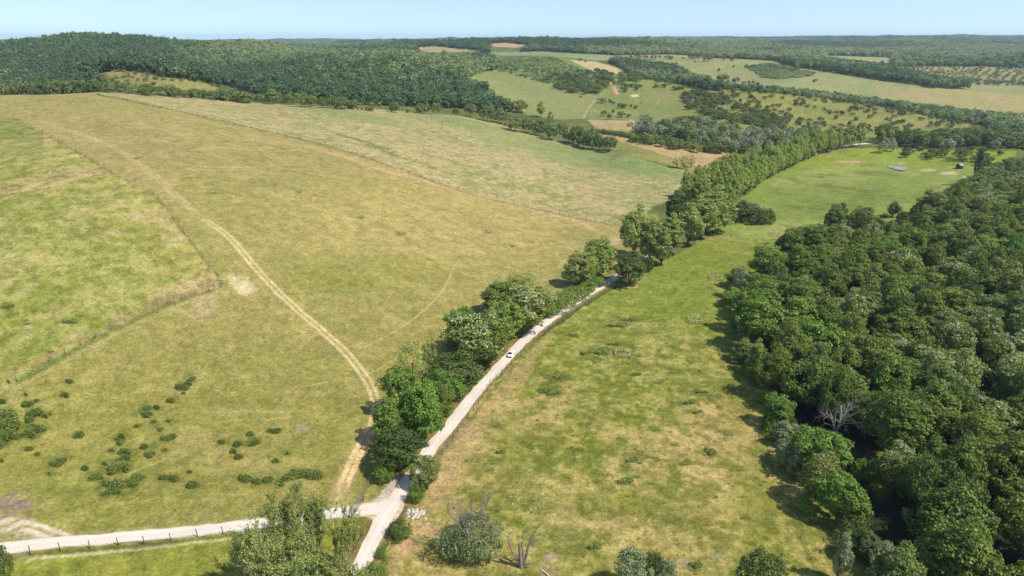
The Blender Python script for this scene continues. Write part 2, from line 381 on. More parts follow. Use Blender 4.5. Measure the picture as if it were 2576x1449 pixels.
P_PAST = [(-900, 240), (0, 240), (240, 228), (245, 240), (480, 286), (700, 336), (830, 366), (940, 401), (1150, 476), (1350, 526), (1450, 549), (1570, 572),
          (1640, 600), (1575, 700), (1480, 738), (1345, 830), (1230, 950), (1130, 1080), (1040, 1180), (985, 1262), (905, 1285), (650, 1320), (350, 1352), (0, 1390), (-900, 1450)]
P_CORNER = [(-900, 270), (35, 299), (130, 346), (210, 396), (300, 446), (390, 491), (430, 546), (475, 601), (510, 651), (545, 691), (557, 722), (500, 741), (400, 776),
            (300, 821), (200, 871), (100, 926), (0, 986), (-900, 1400)]
P_STRIP = [(245, 232), (700, 262), (930, 274), (1150, 290), (1250, 310), (1400, 355), (1560, 385), (1700, 425), (1790, 440), (1760, 480), (1640, 520), (1600, 570), (1570, 571),
           (1450, 548), (1350, 525), (1150, 475), (940, 400), (830, 365), (700, 335), (480, 285), (245, 236)]
P_SOUTH = [(-900, 1440), (0, 1398), (350, 1360), (650, 1335), (905, 1292), (985, 1275), (930, 1380), (860, 1520), (800, 2200), (-900, 2200)]
P_MEAD = [(1040, 1230), (1137, 1105), (1234, 965), (1341, 864), (1469, 770), (1575, 712), (1700, 640), (1850, 560), (2060, 570), (2200, 560), (2150, 700), (1830, 720), (2300, 1500), (2500, 2200), (800, 2200), (940, 1430), (1010, 1305)]
P_FAR = [(1780, 600), (1840, 520), (1920, 455), (2010, 408), (2090, 378), (2125, 372), (2560, 380), (2480, 500), (2310, 560), (2250, 610), (2060, 600)]
m = zone(P_PAST, 0, 900)
lay(m, 1.0, C(170, 158, 88))
lay(m, np.clip(0.55 + n1 * 0.6, 0, 1) * sstep(950, 300, GPY), C(184, 166, 104))
lay(m, np.clip(0.0 + n2 * 0.8 + n1 * .5, 0, 0.6), C(150, 150, 74))
lay(m, sstep(700, 1150, GPY) * 0.6, C(154, 152, 66))
lay(m, np.clip(n3 * 0.4 + n2 * .2, 0, 0.5), C(190, 172, 106))
m2 = m & (np.hypot((GPX - 1120) / 420, (GPY - 560) / 130) < 1.3)      # parched straw-coloured top
lay(m2, sstep(1.25, 0.5, np.hypot((GPX - 1120) / 420, (GPY - 560) / 130)) * np.clip(0.6 + n2 * .6 + n3 * .3, 0, 1) * .8, C(198, 176, 106))
m2 = m & (np.hypot((GPX - 900) / 250, (GPY - 690) / 60) < 1.4)
lay(m2, sstep(1.35, 0.4, np.hypot((GPX - 900) / 250, (GPY - 690) / 60)) * .5, C(148, 150, 62))
m2 = m & (np.hypot((GPX - 330) / 330, (GPY - 380) / 70) < 1.4)
lay(m2, sstep(1.35, 0.4, np.hypot((GPX - 330) / 330, (GPY - 380) / 70)) * np.clip(.5 + n2 * .6, 0, 1) * .7, C(176, 156, 98))
m = zone(P_CORNER, 0, 700)
st = fbm((GX * .43 + GY * .9) * .4, (GX * .9 - GY * .43) * 1.7, 16, 4, 21); st2 = fbm(GX, GY, 30, 4, 22)
lay(m, 1.0, C(170, 168, 84))
lay(m, sstep(-0.15, 0.4, st), C(192, 172, 112)); lay(m, sstep(0.05, 0.6, -st + st2 * .4) * .75, C(144, 154, 58))
lay(m, sstep(0.1, 0.6, st2 - n3 * .3) * .7, C(184, 180, 100)); lay(m, np.clip(n3 * .9, 0, .55), C(198, 182, 118)); lay(m, np.clip(-n3 * .6 - n4 * .3, 0, .5), C(118, 132, 42))
m2 = m & (GPX < 110) & (GPY < 440); lay(m2, sstep(440, 330, GPY) * .6, C(128, 146, 60))
m = zone(P_STRIP, 250, 1000)
lay(m, 1.0, C(188, 172, 114))
q = fbm(GX * .4, GY * 1.1 + GX * .25, 30, 4, 31)
lay(m, sstep(0.05, 0.6, q) * .6, C(160, 162, 88)); lay(m, sstep(0.1, 0.7, n2) * .5, C(194, 170, 118)); lay(m, np.clip(n3 * .7 + n4 * .3, 0, .6), C(204, 190, 136))
lay(m, np.clip(-n3 * .7 - n2 * .5, 0, .5), C(144, 152, 74))
for (cx, cy, rx, ry, a) in [(1480, 390, 260, 38, .9), (1150, 305, 160, 22, .8), (850, 283, 180, 14, .7), (1650, 425, 110, 26, .95), (1640, 520, 80, 40, .5)]:
    d = np.hypot((GPX - cx) / rx, (GPY - cy - (GPX - cx) * .17) / ry); m2 = m & (d < 1.4)
    lay(m2, sstep(1.4, .3, d) * a * np.clip(.85 + n2 * .5, 0, 1), C(138, 164, 84))
m = zone(P_SOUTH, 0, 400)
lay(m, 1.0, C(150, 156, 58)); lay(m, np.clip(.2 + n3 * .8 + n2 * .4, 0, .8), C(170, 164, 72)); lay(m, np.clip(-n4 * .5 - n3 * .4, 0, .5), C(112, 128, 40))
# green fringe round every weed patch
m = zone(P_MEAD, 0, 700)
lay(m, 1.0, C(146, 153, 56))
dry = sstep(560, 1250, GPY) * .45 + n2 * .34 + n1 * .3
lay(m, sstep(0.1, 0.75, dry) * .9, C(184, 166, 92))
for (cx, cy, rx, ry, a) in [(1640, 1130, 330, 70, .95), (1350, 1000, 120, 60, .8), (1800, 1080, 130, 90, .9), (1500, 1280, 200, 50, .4), (1180, 1130, 60, 90, .7), (1700, 1190, 200, 40, .7)]:
    d = np.hypot((GPX - cx) / rx, (GPY - cy) / ry); m2 = m & (d < 1.5)
    lay(m2, sstep(1.5, .2, d) * a * np.clip(.5 + n2 * .5 + n3 * .7, 0, 1), C(210, 178, 114))
lay(m, np.clip(n3 * .6 + n4 * .5, 0, .6) * sstep(600, 950, GPY), C(204, 182, 112))
lay(m, np.clip(-n3 * .6 - n4 * .4, 0, .45), C(112, 130, 40))
lay(m, sstep(950, 700, GPY) * .6, C(138, 166, 54))
for (cx, cy, rx, ry) in [(1540, 1270, 260, 26), (1500, 1120, 330, 14), (1900, 1260, 60, 150), (1300, 1180, 60, 120), (1850, 960, 40, 200)]:
    d = np.hypot((GPX - cx) / rx, (GPY - cy - (GPX - cx) * .1) / ry); m2 = m & (d < 1.4)
    lay(m2, sstep(1.4, .3, d) * .6 * np.clip(.7 + n3 * .6, 0, 1), C(126, 140, 38))
m = zone(P_FAR, 200, 900)
lay(m, 1.0, C(142, 164, 66)); lay(m, np.clip(.2 + n1 * .8 + n2 * .5, 0, .8), C(170, 176, 88)); lay(m, np.clip(-n2 * .8 - .1, 0, .7), C(108, 132, 48))
lay(m, sstep(440, 395, GPY) * .8 * np.clip(.8 + n2 * .4, 0, 1), C(150, 174, 42))
for (cx, cy, rx, ry) in [(2110, 478, 150, 14), (2060, 520, 120, 20), (2050, 445, 110, 5), (2180, 500, 60, 20)]:
    d = np.hypot((GPX - cx) / rx, (GPY - cy) / ry); m2 = m & (d < 1.4)
    lay(m2, sstep(1.4, .3, d) * np.clip(.4 + n3 * .8, 0, 1), C(108, 128, 50))
# wood floor
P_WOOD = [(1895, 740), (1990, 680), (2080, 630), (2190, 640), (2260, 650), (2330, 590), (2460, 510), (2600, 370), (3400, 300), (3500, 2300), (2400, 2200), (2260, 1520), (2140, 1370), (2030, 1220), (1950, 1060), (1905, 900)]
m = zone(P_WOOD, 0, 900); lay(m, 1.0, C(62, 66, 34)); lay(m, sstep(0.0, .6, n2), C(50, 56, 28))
for (cx, cy, rx, ry) in [(2090, 1350, 50, 130), (1900, 820, 30, 60), (2220, 1190, 30, 60), (2250, 575, 70, 14)]:
    d = np.hypot((GPX - cx) / rx, (GPY - cy) / ry); m2 = m & (d < 1.3); lay(m2, sstep(1.3, .7, d), C(132, 156, 44))
# middle distance
MID = (450, 1e9)
def field(poly, base, alt, r0=550, r1=1e9, amt=.6, third=None):
    m = zone(poly, r0, r1); lay(m, 1.0, C(*base)); lay(m, np.clip(.3 + n1 * .8 + n2 * .4, 0, 1) * amt, C(*alt))
    if third: lay(m, np.clip(-n2 * .7 + n3 * .3, 0, 1) * amt, C(*third))
    return m
field([(1540, 380), (1500, 330), (1480, 300), (1640, 290), (1900, 330), (2070, 345), (2130, 380), (1850, 420), (1760, 435), (1560, 385)], (150, 150, 76), (176, 160, 98), 450, 1000)
field([(1475, 300), (1620, 302), (1640, 330), (1500, 322)], (200, 170, 122), (180, 162, 104), 450, 1100, .5)
field([(1500, 335), (1600, 352), (1700, 372), (1830, 380), (1820, 408), (1760, 420), (1700, 400), (1600, 368), (1520, 345)], (206, 176, 122), (186, 160, 92), 450, 900, .5, (150, 140, 80))
field([(1700, 400), (1830, 392), (1840, 412), (1770, 425)], (204, 168, 124), (190, 150, 110), 450, 900, .4)
field([(1160, 190), (1240, 172), (1370, 205), (1500, 240), (1470, 300), (1400, 300), (1330, 290), (1250, 240)], (150, 156, 88), (166, 164, 98), 600, 1300, .7)
field([(1500, 240), (1560, 190), (1720, 215), (1760, 250), (1730, 290), (1640, 300), (1475, 300)], (142, 152, 76), (160, 160, 92), 600, 1400, .6)
field([(1260, 140), (1380, 132), (1490, 170), (1560, 185), (1450, 230), (1370, 207), (1245, 170)], (126, 148, 66), (146, 158, 78), 800, 1800, .5)
m = field([(1700, 215), (1900, 215), (2050, 238), (2300, 272), (2540, 318), (2480, 345), (2300, 350), (1900, 335), (1720, 290)], (150, 150, 76), (168, 158, 92), 550, 1300, .7, (128, 138, 60))
field([(1540, 140), (1700, 134), (1900, 140), (2000, 150), (2200, 170), (2576, 212), (2900, 260), (2900, 320), (2560, 318), (2400, 285), (2200, 255), (2050, 235), (1850, 215), (1700, 180), (1560, 180)], (160, 164, 98), (180, 168, 112), 1050, 2300, .6, (150, 156, 90))
field([(2200, 215), (2400, 225), (2700, 250), (2700, 300), (2500, 290), (2350, 260), (2200, 240)], (176, 166, 104), (196, 168, 116), 900, 1700, .7)
field([(1430, 150), (1500, 155), (1575, 178), (1560, 185), (1500, 183)], (208, 186, 134), (190, 176, 120), 1000, 2000, .4)
field([(1230, 132), (1370, 128), (1540, 138), (1560, 150), (1500, 152), (1380, 140), (1260, 140)], (152, 166, 102), (176, 172, 118), 1300, 2600, .5)
field([(1045, 118), (1100, 116), (1210, 124), (1190, 130), (1070, 132)], (196, 172, 122), (160, 166, 100), 1300, 2800, .6)
field([(1235, 110), (1275, 106), (1330, 112), (1300, 120), (1240, 118)], (206, 176, 130), (190, 164, 118), 1700, 3600, .5)
field([(2050, 146), (2090, 135), (2240, 140), (2245, 158), (2120, 155)], (170, 172, 106), (180, 176, 112), 1500, 3200, .5)
field([(2245, 155), (2700, 160), (2700, 225), (2576, 215), (2330, 205)], (176, 160, 104), (156, 152, 88), 1300, 2800, .7)
field([(245, 165), (330, 164), (440, 185), (560, 215), (540, 230), (360, 222), (290, 205)], (170, 156, 96), (138, 144, 70), 600, 1000, .7)
field([(1700, 128), (1760, 134), (1690, 137)], (200, 178, 130), (190, 170, 120), 1700, 2800, .4)
# bare quarry spots on the slope
for (cx, cy, rx, ry, c) in [(1597, 241, 11, 3, (236, 210, 170)), (1660, 240, 22, 4, (166, 142, 104)), (1755, 402, 30, 8, (200, 160, 120)), (2010, 330, 0.1, 0.1, (0, 0, 0)),
                            (2140, 407, 34, 3, (206, 172, 126)), (2385, 436, 22, 4, (210, 196, 150)), (2335, 428, 20, 3, (200, 190, 140)), (2268, 410, 12, 2, (190, 180, 120)),
                            (2430, 447, 10, 4, (190, 190, 110))]:
    d = np.hypot((GPX - cx) / rx, (GPY - cy) / ry) + n3 * .25; lay((d < 1.5) & (GR > 300), sstep(1.4, .7, d), C(*c))
for (cx, cy, w_, h_) in WEEDS:
    rx, ry = w_ * .62 + 3, h_ * .55 + 2; d = np.hypot((GPX - cx) / rx, (GPY - cy) / ry); m2 = (d < 2) & (GR < 600); lay(m2, sstep(1.5, .5, d + n3 * .5 + n4 * .4) * .5, C(112, 128, 48))
# near bare spots: (px, py, rx, ry, colour, strength)
for (cx, cy, rx, ry, c, a) in [
    (1020, 1382, 42, 26, (222, 178, 132), 1), (1065, 1340, 60, 22, (214, 172, 128), .9), (1180, 1095, 26, 36, (216, 180, 126), .8), (1130, 1170, 26, 50, (210, 174, 120), .9),
    (1100, 1215, 16, 30, (206, 170, 118), .9), (1210, 1030, 14, 22, (210, 178, 120), .7), (600, 712, 20, 16, (228, 206, 148), .9), (618, 728, 26, 12, (232, 212, 156), .95), (578, 697, 14, 10, (226, 204, 150), .9),
    (515, 770, 26, 30, (204, 178, 126), .75), (482, 800, 16, 18, (196, 170, 118), .6), (72, 820, 14, 7, (198, 170, 130), .9), (72, 843, 18, 6, (198, 172, 132), .9), (172, 813, 12, 6, (192, 160, 116), .8),
    (22, 1268, 74, 32, (158, 134, 118), 1), (-40, 1295, 90, 36, (158, 134, 118), 1), (303, 1265, 15, 7, (202, 174, 140), .8), (10, 1345, 30, 10, (196, 180, 136), .8), (760, 1080, 12, 9, (186, 166, 128), .6),
    (850, 1275, 22, 14, (230, 208, 176), .8), (1725, 1175, .1, .1, (0, 0, 0), 0), (1390, 1402, 16, 8, (196, 176, 150), .8), (1420, 1340, 30, 4, (190, 180, 120), .3), (1386, 1430, 26, 16, (186, 168, 110), .7),
    (1455, 1395, 0.1, .1, (0, 0, 0), 0), (1320, 1385, 30, 8, (216, 182, 120), .7), (1400, 1367, 40, 5, (190, 176, 120), .35), (1550, 603, 26, 5, (196, 168, 140), 1), (1545, 612, 16, 4, (200, 174, 150), 1),
    (1560, 592, 0.1, 0.1, (0, 0, 0), 0), (1592, 722, 16, 4, (222, 190, 150), .9), (1470, 775, 12, 5, (206, 182, 120), .6), (1700, 1416, 44, 10, (180, 160, 130), .7), (1806, 1402, 14, 8, (196, 184, 140), .6),
    (1385, 843, 10, 4, (208, 178, 120), .6), (1300, 700, .1, .1, (0, 0, 0), 0), (1400, 500, .1, .1, (0, 0, 0), 0), (1275, 905, .1, .1, (0, 0, 0), 0), (1640, 545, 30, 8, (176, 170, 90), .5), (1270, 575, 30, 8, (196, 160, 100), .5),
    (1120, 985, .1, .1, (0, 0, 0), 0), (2020, 1330, .1, .1, (0, 0, 0), 0), (740, 985, 30, 6, (188, 170, 104), .6), (1310, 385, 40, 8, (200, 178, 126), .6), (560, 1160, 90, 8, (190, 172, 96), .4), (560, 1185, 60, 8, (190, 172, 96), .4)]:
    if rx < 1: continue
    d = np.hypot((GPX - cx) / rx, (GPY - cy) / ry); m2 = (d < 1.8) & (GR < 800)
    dd = d + n3 * .35 + n4 * .35 + n2 * .5 * (rx > 9); lay(m2, sstep(1.25, .65, dd) * a, C(*c))

# worn lines, laid along the ground: wheel ruts, paths, mown and trodden strips
def line(pts, width, col, a=1.0, soft=.5, rug=.3, ruts=None, step=3.0, side=None):
    P = resample(smooth_line(hit([p[0] for p in pts], [p[1] for p in pts])[:, :2]), step)
    pad = width * 3 + (ruts or 0) + 2
    d, arc, sg = dist_line(GX, GY, P, pad); m = d < pad * .98
    if ruts: d = np.abs(d - ruts)
    px_w = GR / FPX * 2.0                               # nothing thinner than the sheet can carry
    w = np.maximum(width, px_w * .35)
    e = (d - w) / (soft + px_w * .3) + n4 * rug + n3 * rug * .6
    L = arc[m].max() if m.any() else 1
    fade = sstep(0, L * .06 + .1, arc) * sstep(0, L * .06 + .1, L - arc)
    lay(m, np.clip(1 - sstep(-.5, 1.0, e), 0, 1) * a * fade, C(*col)); return P
TRACK = [(868, 1215), (885, 1180), (908, 1130), (936, 1080), (946, 1030), (938, 985), (916, 945), (890, 910), (860, 876), (830, 850), (795, 818), (760, 790), (730, 762), (700, 735), (640, 670), (580, 600), (530, 562), (492, 538)]
line(TRACK, 1.0, (176, 160, 92), .5, 1.2, .5)
line(TRACK, .5, (228, 204, 146), 1, .3, .35, ruts=.95)
line([(500, 546), (470, 515), (440, 490), (400, 450), (340, 405), (270, 362), (180, 330), (90, 300)], .6, (214, 192, 134), .7, .5, .3, ruts=1.0)
line([(500, 546), (440, 490), (340, 405), (270, 362), (180, 330), (90, 300)], 1.6, (186, 166, 104), .5, 1.4, .6)
line([(856, 1240), (872, 1200), (902, 1135), (934, 1078)], 1.9, (200, 172, 112), .7, 1.0, .5)
line([(856, 1240), (872, 1200), (902, 1135), (934, 1078)], .6, (248, 214, 152), 1, .3, .3, ruts=.85)
line([(840, 1262), (852, 1240), (868, 1215)], 1.5, (210, 186, 132), .7, 1.0, .6)
for pts, w, a in [([(700, 986), (800, 965), (925, 940), (985, 908), (1010, 893)], .22, .75), ([(885, 885), (960, 852), (1040, 802), (1100, 748), (1128, 705), (1140, 675), (1160, 650)], .28, .9),
                  ([(1170, 818), (1210, 790), (1250, 755)], .2, .6), ([(380, 905), (440, 860), (480, 830)], .18, .5), ([(500, 1036), (600, 1035), (700, 1037), (760, 1034)], .25, .7),
                  ([(520, 1063), (640, 1056), (750, 1050)], .2, .5), ([(250, 1198), (300, 1195), (370, 1175), (430, 1145)], .2, .6), ([(1240, 640), (1245, 560), (1262, 480)], .15, .25),
                  ([(480, 378), (560, 372), (680, 380), (780, 374)], .8, .7), ([(420, 408), (500, 418), (620, 421)], .8, .8), ([(1330, 550), (1500, 650), (1560, 655)], .2, .2),
                  ([(1520, 555), (1545, 580), (1555, 592)], .35, .9)]:
    line(pts, w, (206, 184, 120), a, .25, .4)
line([(780, 373), (860, 393), (950, 424), (1060, 453), (1150, 481), (1250, 503), (1330, 522), (1400, 542), (1470, 563), (1505, 585)], 2.0, (218, 180, 132), .95, .9, .3, step=5)
line([(640, 345), (790, 372), (900, 402), (1040, 447), (1200, 490), (1400, 536), (1540, 575)], 4.5, (196, 166, 112), .6, 2.0, .4, step=5)
line([(240, 238), (480, 288), (700, 338), (940, 403), (1150, 478), (1350, 527), (1570, 572)], .9, (122, 124, 62), .65, .5, .5, step=5)
line([(245, 234), (480, 282), (700, 332), (940, 396), (1150, 471), (1350, 520), (1570, 566)], 1.2, (196, 182, 122), .6, .8, .5, step=5)
line([(700, 262), (930, 277), (1150, 294), (1250, 314), (1370, 350)], 1.6, (214, 182, 138), .8, 1.0, .5, step=5)
line([(250, 236), (500, 250), (650, 262)], 3.0, (206, 178, 134), .7, 1.6, .5, step=5)
line([(250, 229), (0, 237), (-200, 243)], 2.0, (178, 182, 130), .7, 1.0, .3, step=5)
for pts in [[(820, 330), (900, 352), (980, 385), (1060, 412), (1150, 440), (1190, 448)], [(840, 335), (960, 370), (1100, 425)]]:
    line(pts, 1.8, (134, 136, 58), .7, 2.0, .8, step=5)
line([(920, 352), (1060, 385), (1180, 420)], .7, (186, 160, 112), .6, .8, .5, step=5)
line([(1700, 425), (1760, 436), (1800, 442)], 1.0, (214, 190, 150), .8, .6, .3, step=5)
line([(35, 300), (130, 347), (300, 447), (390, 492), (475, 602), (545, 692), (558, 723)], .5, (132, 126, 66), .45, .5, .5)
line([(558, 724), (400, 778), (200, 874), (0, 989)], .7, (118, 138, 54), .8, .5, .6)
line([(545, 712), (480, 735), (400, 762), (300, 806), (250, 830)], 1.3, (170, 142, 92), .7, 1.1, .9)
line([(250, 830), (150, 880), (0, 958)], .8, (176, 146, 92), .6, .8, .6)
line([(556, 730), (400, 788), (200, 888), (0, 1003)], .35, (202, 180, 118), .55, .4, .6)
line([(380, 520), (450, 610), (520, 690)], 2.2, (190, 170, 104), .55, 2.0, .8)
line([(340, 560), (400, 640), (440, 700)], 1.6, (150, 146, 54), .5, 1.2, .8)
for pts, w, a in [([(1330, 1215), (1400, 1115), (1470, 1055), (1550, 960), (1600, 850)], .9, .45), ([(1560, 870), (1660, 770), (1760, 680), (1950, 600)], .8, .4), ([(1180, 1100), (1440, 1130), (1700, 1160), (1900, 1185)], .9, .55),
                  ([(1400, 1010), (1600, 1050), (1890, 1090)], .9, .5), ([(1130, 1235), (1300, 1262), (1500, 1284), (1900, 1330)], 1.0, .45), ([(1290, 930), (1500, 960), (1700, 985), (1860, 1000)], .8, .35), ([(1620, 860), (1780, 700), (1850, 640)], .7, .4), ([(1150, 1270), (1400, 1290), (1700, 1330), (1950, 1370)], 1.2, .5), ([(1990, 1250), (2010, 1340), (2060, 1449)], .6, .6)]:
    line(pts, w, (112, 128, 36), a, .6, .8, ruts=None)
# verges of the road and of the gravel track
ROAD = [(800, 1600), (880, 1465), (909, 1421), (932, 1372), (964, 1309), (988, 1270), (1034, 1200), (1083, 1130), (1136, 1066), (1185, 1003), (1231, 951), (1273, 905), (1308, 867), (1347, 832), (1399, 793), (1452, 758),
        (1504, 726), (1540, 704), (1580, 680), (1640, 642), (1700, 602), (1770, 552), (1850, 490), (1930, 440), (2010, 402), (2090, 374), (2148, 364), (2200, 360)]
ROAD_W = resample(smooth_line(hit([p[0] for p in ROAD], [p[1] for p in ROAD])[:, :2]), 1.0)
GRAVEL = [(990, 1268), (955, 1277), (905, 1283), (865, 1288), (800, 1296), (720, 1308), (640, 1319), (500, 1335), (350, 1348), (200, 1360), (100, 1370), (-40, 1386), (-120, 1394)]
GRAVEL_W = resample(smooth_line(hit([p[0] for p in GRAVEL], [p[1] for p in GRAVEL])[:, :2]), 1.0)
d, arc, sg = dist_line(GX, GY, ROAD_W, 16.0)
green = (d < 15) & (sg > 0)
lay(green, sstep(7.5, 5.5, d + n2 * 1.5) * .8, C(104, 138, 40)); lay(green, sstep(4.6, 3.4, d + n3 * .8) * .75, C(160, 132, 84))
m = (d < 15) & (sg < 0); lay(m, sstep(3.6, 2.4, d + n3 * .7) * .85, C(176, 154, 92)); lay(m, sstep(1.0, .2, np.abs(d - 4.2) + n3 * .4) * .5, C(96, 120, 40))
lay(m & (GPY > 850), sstep(3.5, .8, np.abs(d - 7.0) + n2 * 1.6 + n3) * .6, C(204, 172, 116))
d, arc, sg = dist_line(GX, GY, GRAVEL_W, 12.0)
lay(d < 11, sstep(3.0, 2.0, d + n3 * .7) * .8, C(188, 172, 116))
line([(30, 1408), (150, 1400), (300, 1385), (450, 1369), (600, 1352), (680, 1342)], .42, (222, 208, 150), .95, .25, .4)
line([(30, 1398), (300, 1376), (600, 1346)], .5, (104, 118, 44), .7, .5, .5)
line([(100, 1372), (60, 1335), (20, 1322), (-60, 1318)], 3.0, (196, 178, 128), .7, .8, .4)
line([(170, 1358), (120, 1340), (70, 1324), (20, 1318), (-60, 1315)], .55, (236, 216, 186), 1, .3, .3, ruts=1.0)
line([(640, 1256), (500, 1250), (300, 1240), (100, 1235)], .5, (120, 128, 50), .35, .6, .6)
mo = zone([(868, 1282), (905, 1277), (935, 1262), (958, 1244), (976, 1222), (992, 1196), (1035, 1205), (1000, 1300), (962, 1345), (950, 1330), (944, 1312), (928, 1301), (900, 1298), (868, 1303)], 0, 300)
lay(mo, np.clip(.95 - np.clip(n3, 0, 1) * .2, 0, 1), C(232, 212, 190))
lay(zone([(868, 1276), (935, 1256), (970, 1220), (988, 1190), (994, 1197), (978, 1223), (937, 1264), (868, 1284)], 0, 300), .6, C(190, 172, 126))
# tracks far off
line([(1515, 192), (1532, 205), (1548, 225), (1552, 240)], 2.2, (222, 172, 130), 1, 1.2, .2, step=8)
line([(1500, 248), (1480, 275), (1468, 300)], 1.6, (190, 170, 140), .8, 1.2, .2, step=8)
line([(1440, 300), (1560, 302), (1625, 303)], 1.0, (110, 106, 60), .8, 1.0, .2, step=8)
line([(1580, 262), (1640, 285), (1700, 300)], 1.2, (150, 138, 80), .6, 1.0, .2, step=8)
for pts in [[(1565, 160), (1700, 138), (1900, 142), (2100, 160), (2330, 196)]]:
    line(pts, 6, (186, 176, 124), .6, 4, .3, step=20)
line([(1960, 150), (2330, 205), (2576, 217)], 2.5, (196, 178, 128), .8, 2, .3, step=20)
line([(2170, 452), (2300, 462), (2410, 470)], .6, (112, 136, 44), .6, 1, .3, step=8)
line([(1960, 565), (2000, 571), (2060, 575)], .9, (96, 122, 44), .8, .7, .3, step=5)

n6 = fbm(GX, GY, 7, 3, 77); str_ = fbm((GX * .9 - GY * .43) * .35, (GX * .43 + GY * .9) * 1.5, 18, 4, 88); pale = np.clip(str_ * .45 + n3 * .2 - .08, 0, .4) * (GR < 900)
COLR[:] = COLR * (1 - pale[:, None]) + pale[:, None] * (COLR * .4 + C(206, 182, 116)[None] * .6)
n7 = fbm(GX, GY, .9, 2, 78)
COLR *= (1 + 0.12 * n4 + 0.07 * n3 + .02 * n6 + .10 * n7)[:, None]
COLR[:] = np.clip(COLR, 0.003, 0.9)
i = np.arange(NT - 1)[:, None] * NR + np.arange(NR - 1)[None, :]
GF = np.stack([i, i + NR, i + NR + 1, i + 1], -1).reshape(-1, 4)
gm, nt, out = new_mat("pasture_ground")
at = nd(nt, "ShaderNodeAttribute", attribute_name="tint")
f1 = noise(nt, 1.3, 5, .72); f2 = noise(nt, 0.33, 4, .6)
geo = nd(nt, "ShaderNodeNewGeometry")
k = mathn(nt, 'ADD', mrange(nt, f1, .3, .7, -.40, .40), mrange(nt, f2, .3, .7, .86, 1.14))
c = mixc(nt, 1.0, at.outputs[0], (1, 1, 1), 'MULTIPLY')
sc1 = nd(nt, "ShaderNodeVectorMath", operation='SCALE'); nt.links.new(at.outputs[0], sc1.inputs[0]); nt.links.new(k, sc1.inputs['Scale'])
f3 = noise(nt, .7, 3, .6)
hs = nd(nt, "ShaderNodeHueSaturation"); nt.links.new(sc1.outputs[0], hs.inputs['Color']); nt.links.new(mrange(nt, f3, .3, .7, .488, .512), hs.inputs['Hue'])
princ(nt, out, hs.outputs[0], .95, .08, bump=f1, bs=.9, bd=.35)
gme = mesh_np("ground", np.stack([GX, GY, GZ], 1), GF, [gm], smooth=True)
ca = gme.attributes.new("tint", 'FLOAT_COLOR', 'POINT')
ca.data.foreach_set("color", np.concatenate([COLR, np.ones((len(COLR), 1), np.float32)], 1).astype(np.float32).ravel())
ground = tag(link("ground", gme), "rolling pastures and hills of dry and green grass", kind='structure')

# ------------------------------------------------------------------ road and gravel track
def ribbon(P, half, lift, mat, name, cols=6, edge=.12, seed=0, taper=None):
    n = len(P); T = np.gradient(P, axis=0); T /= np.linalg.norm(T, axis=1)[:, None]; N = np.stack([-T[:, 1], T[:, 0]], 1)
    s = np.arange(n) * 1.0; V = []
    for k in range(cols + 1):
        f = k / cols * 2 - 1; h = half if np.isscalar(half) else half[:, 0 if f < 0 else 1]
        jit = (fbm(s, s * 0 + 3 + (f > 0) * 9 + seed, 3.0, 3, 5) * edge) if k in (0, cols) else 0
        q = P + N * (np.abs(f) * h + jit)[:, None] * np.sign(f) if not np.isscalar(jit) else P + N * ((np.abs(f) * h) * np.ones(n))[:, None] * np.sign(f)
        V.append(np.stack([q[:, 0], q[:, 1], height(q[:, 0], q[:, 1]) + lift + (0.03 * (1 - f * f) if cols > 2 else 0)], 1))
    V = np.stack(V, 1).reshape(-1, 3); w = cols + 1
    i = np.arange(n - 1)[:, None] * w + np.arange(cols)[None, :]
    F = np.stack([i + 1, i, i + w, i + w + 1], -1).reshape(-1, 4)
    me = mesh_np(name, V, F, [mat], smooth=True)
    at = me.attributes.new("across", 'FLOAT', 'POINT'); at.data.foreach_set("value", np.tile(np.linspace(-1, 1, w), n).astype(np.float32))
    return link(name, me)
def road_mat(name, base, worn, edgec, k1=.5, grain=.2):
    m, nt, out = new_mat(name); a = nd(nt, "ShaderNodeAttribute", attribute_name="across").outputs['Fac']
    ab = mathn(nt, 'ABSOLUTE', a); rut = mathn(nt, 'ABSOLUTE', mathn(nt, 'SUBTRACT', ab, .48))
    f = noise(nt, .5, 5, .6); g = noise(nt, 6, 3, .6); big = noise(nt, .12, 3, .5)
    w = mathn(nt, 'MULTIPLY', mrange(nt, rut, .05, .3, 1, 0), mrange(nt, f, .35, .6, .2, 1))
    c = mixc(nt, mathn(nt, 'MULTIPLY', w, k1), base, worn)
    c = mixc(nt, mrange(nt, mathn(nt, 'ADD', ab, mrange(nt, f, .3, .7, -.22, .22)), .72, 1.0, 0, .9), c, edgec)
    c = mixc(nt, 1.0, c, mixc(nt, mrange(nt, g, .3, .7, 0, 1), (1 - grain,) * 3, (1 + grain,) * 3), 'MULTIPLY')
    c = mixc(nt, 1.0, c, mixc(nt, mrange(nt, big, .35, .65, 0, 1), (.93, .92, .9), (1.05, 1.05, 1.06)), 'MULTIPLY')
    princ(nt, out, c, .9, .15, bump=g, bs=.3, bd=.02); return m
M_ROAD = road_mat("dusty_asphalt", C(255, 242, 224), C(240, 226, 212), C(244, 220, 178), .8, .08)
M_GRAV = road_mat("pale_gravel", C(252, 236, 214), C(255, 250, 236), C(222, 202, 150), .6, .14)
road = tag(ribbon(ROAD_W, 1.85, .07, M_ROAD, "road", edge=.28), "single pale asphalt lane curving past trees", kind='structure')
sgr = np.arange(len(GRAVEL_W)) * 1.0
halfw = np.stack([1.75 + 1.5 * np.exp(-sgr / 6.0), 1.75 + 1.5 * np.exp(-sgr / 6.0)], 1)
gravel = tag(ribbon(GRAVEL_W, halfw, .05, M_GRAV, "gravel_track", edge=.35), "pale gravel track running beside the fence", kind='structure')
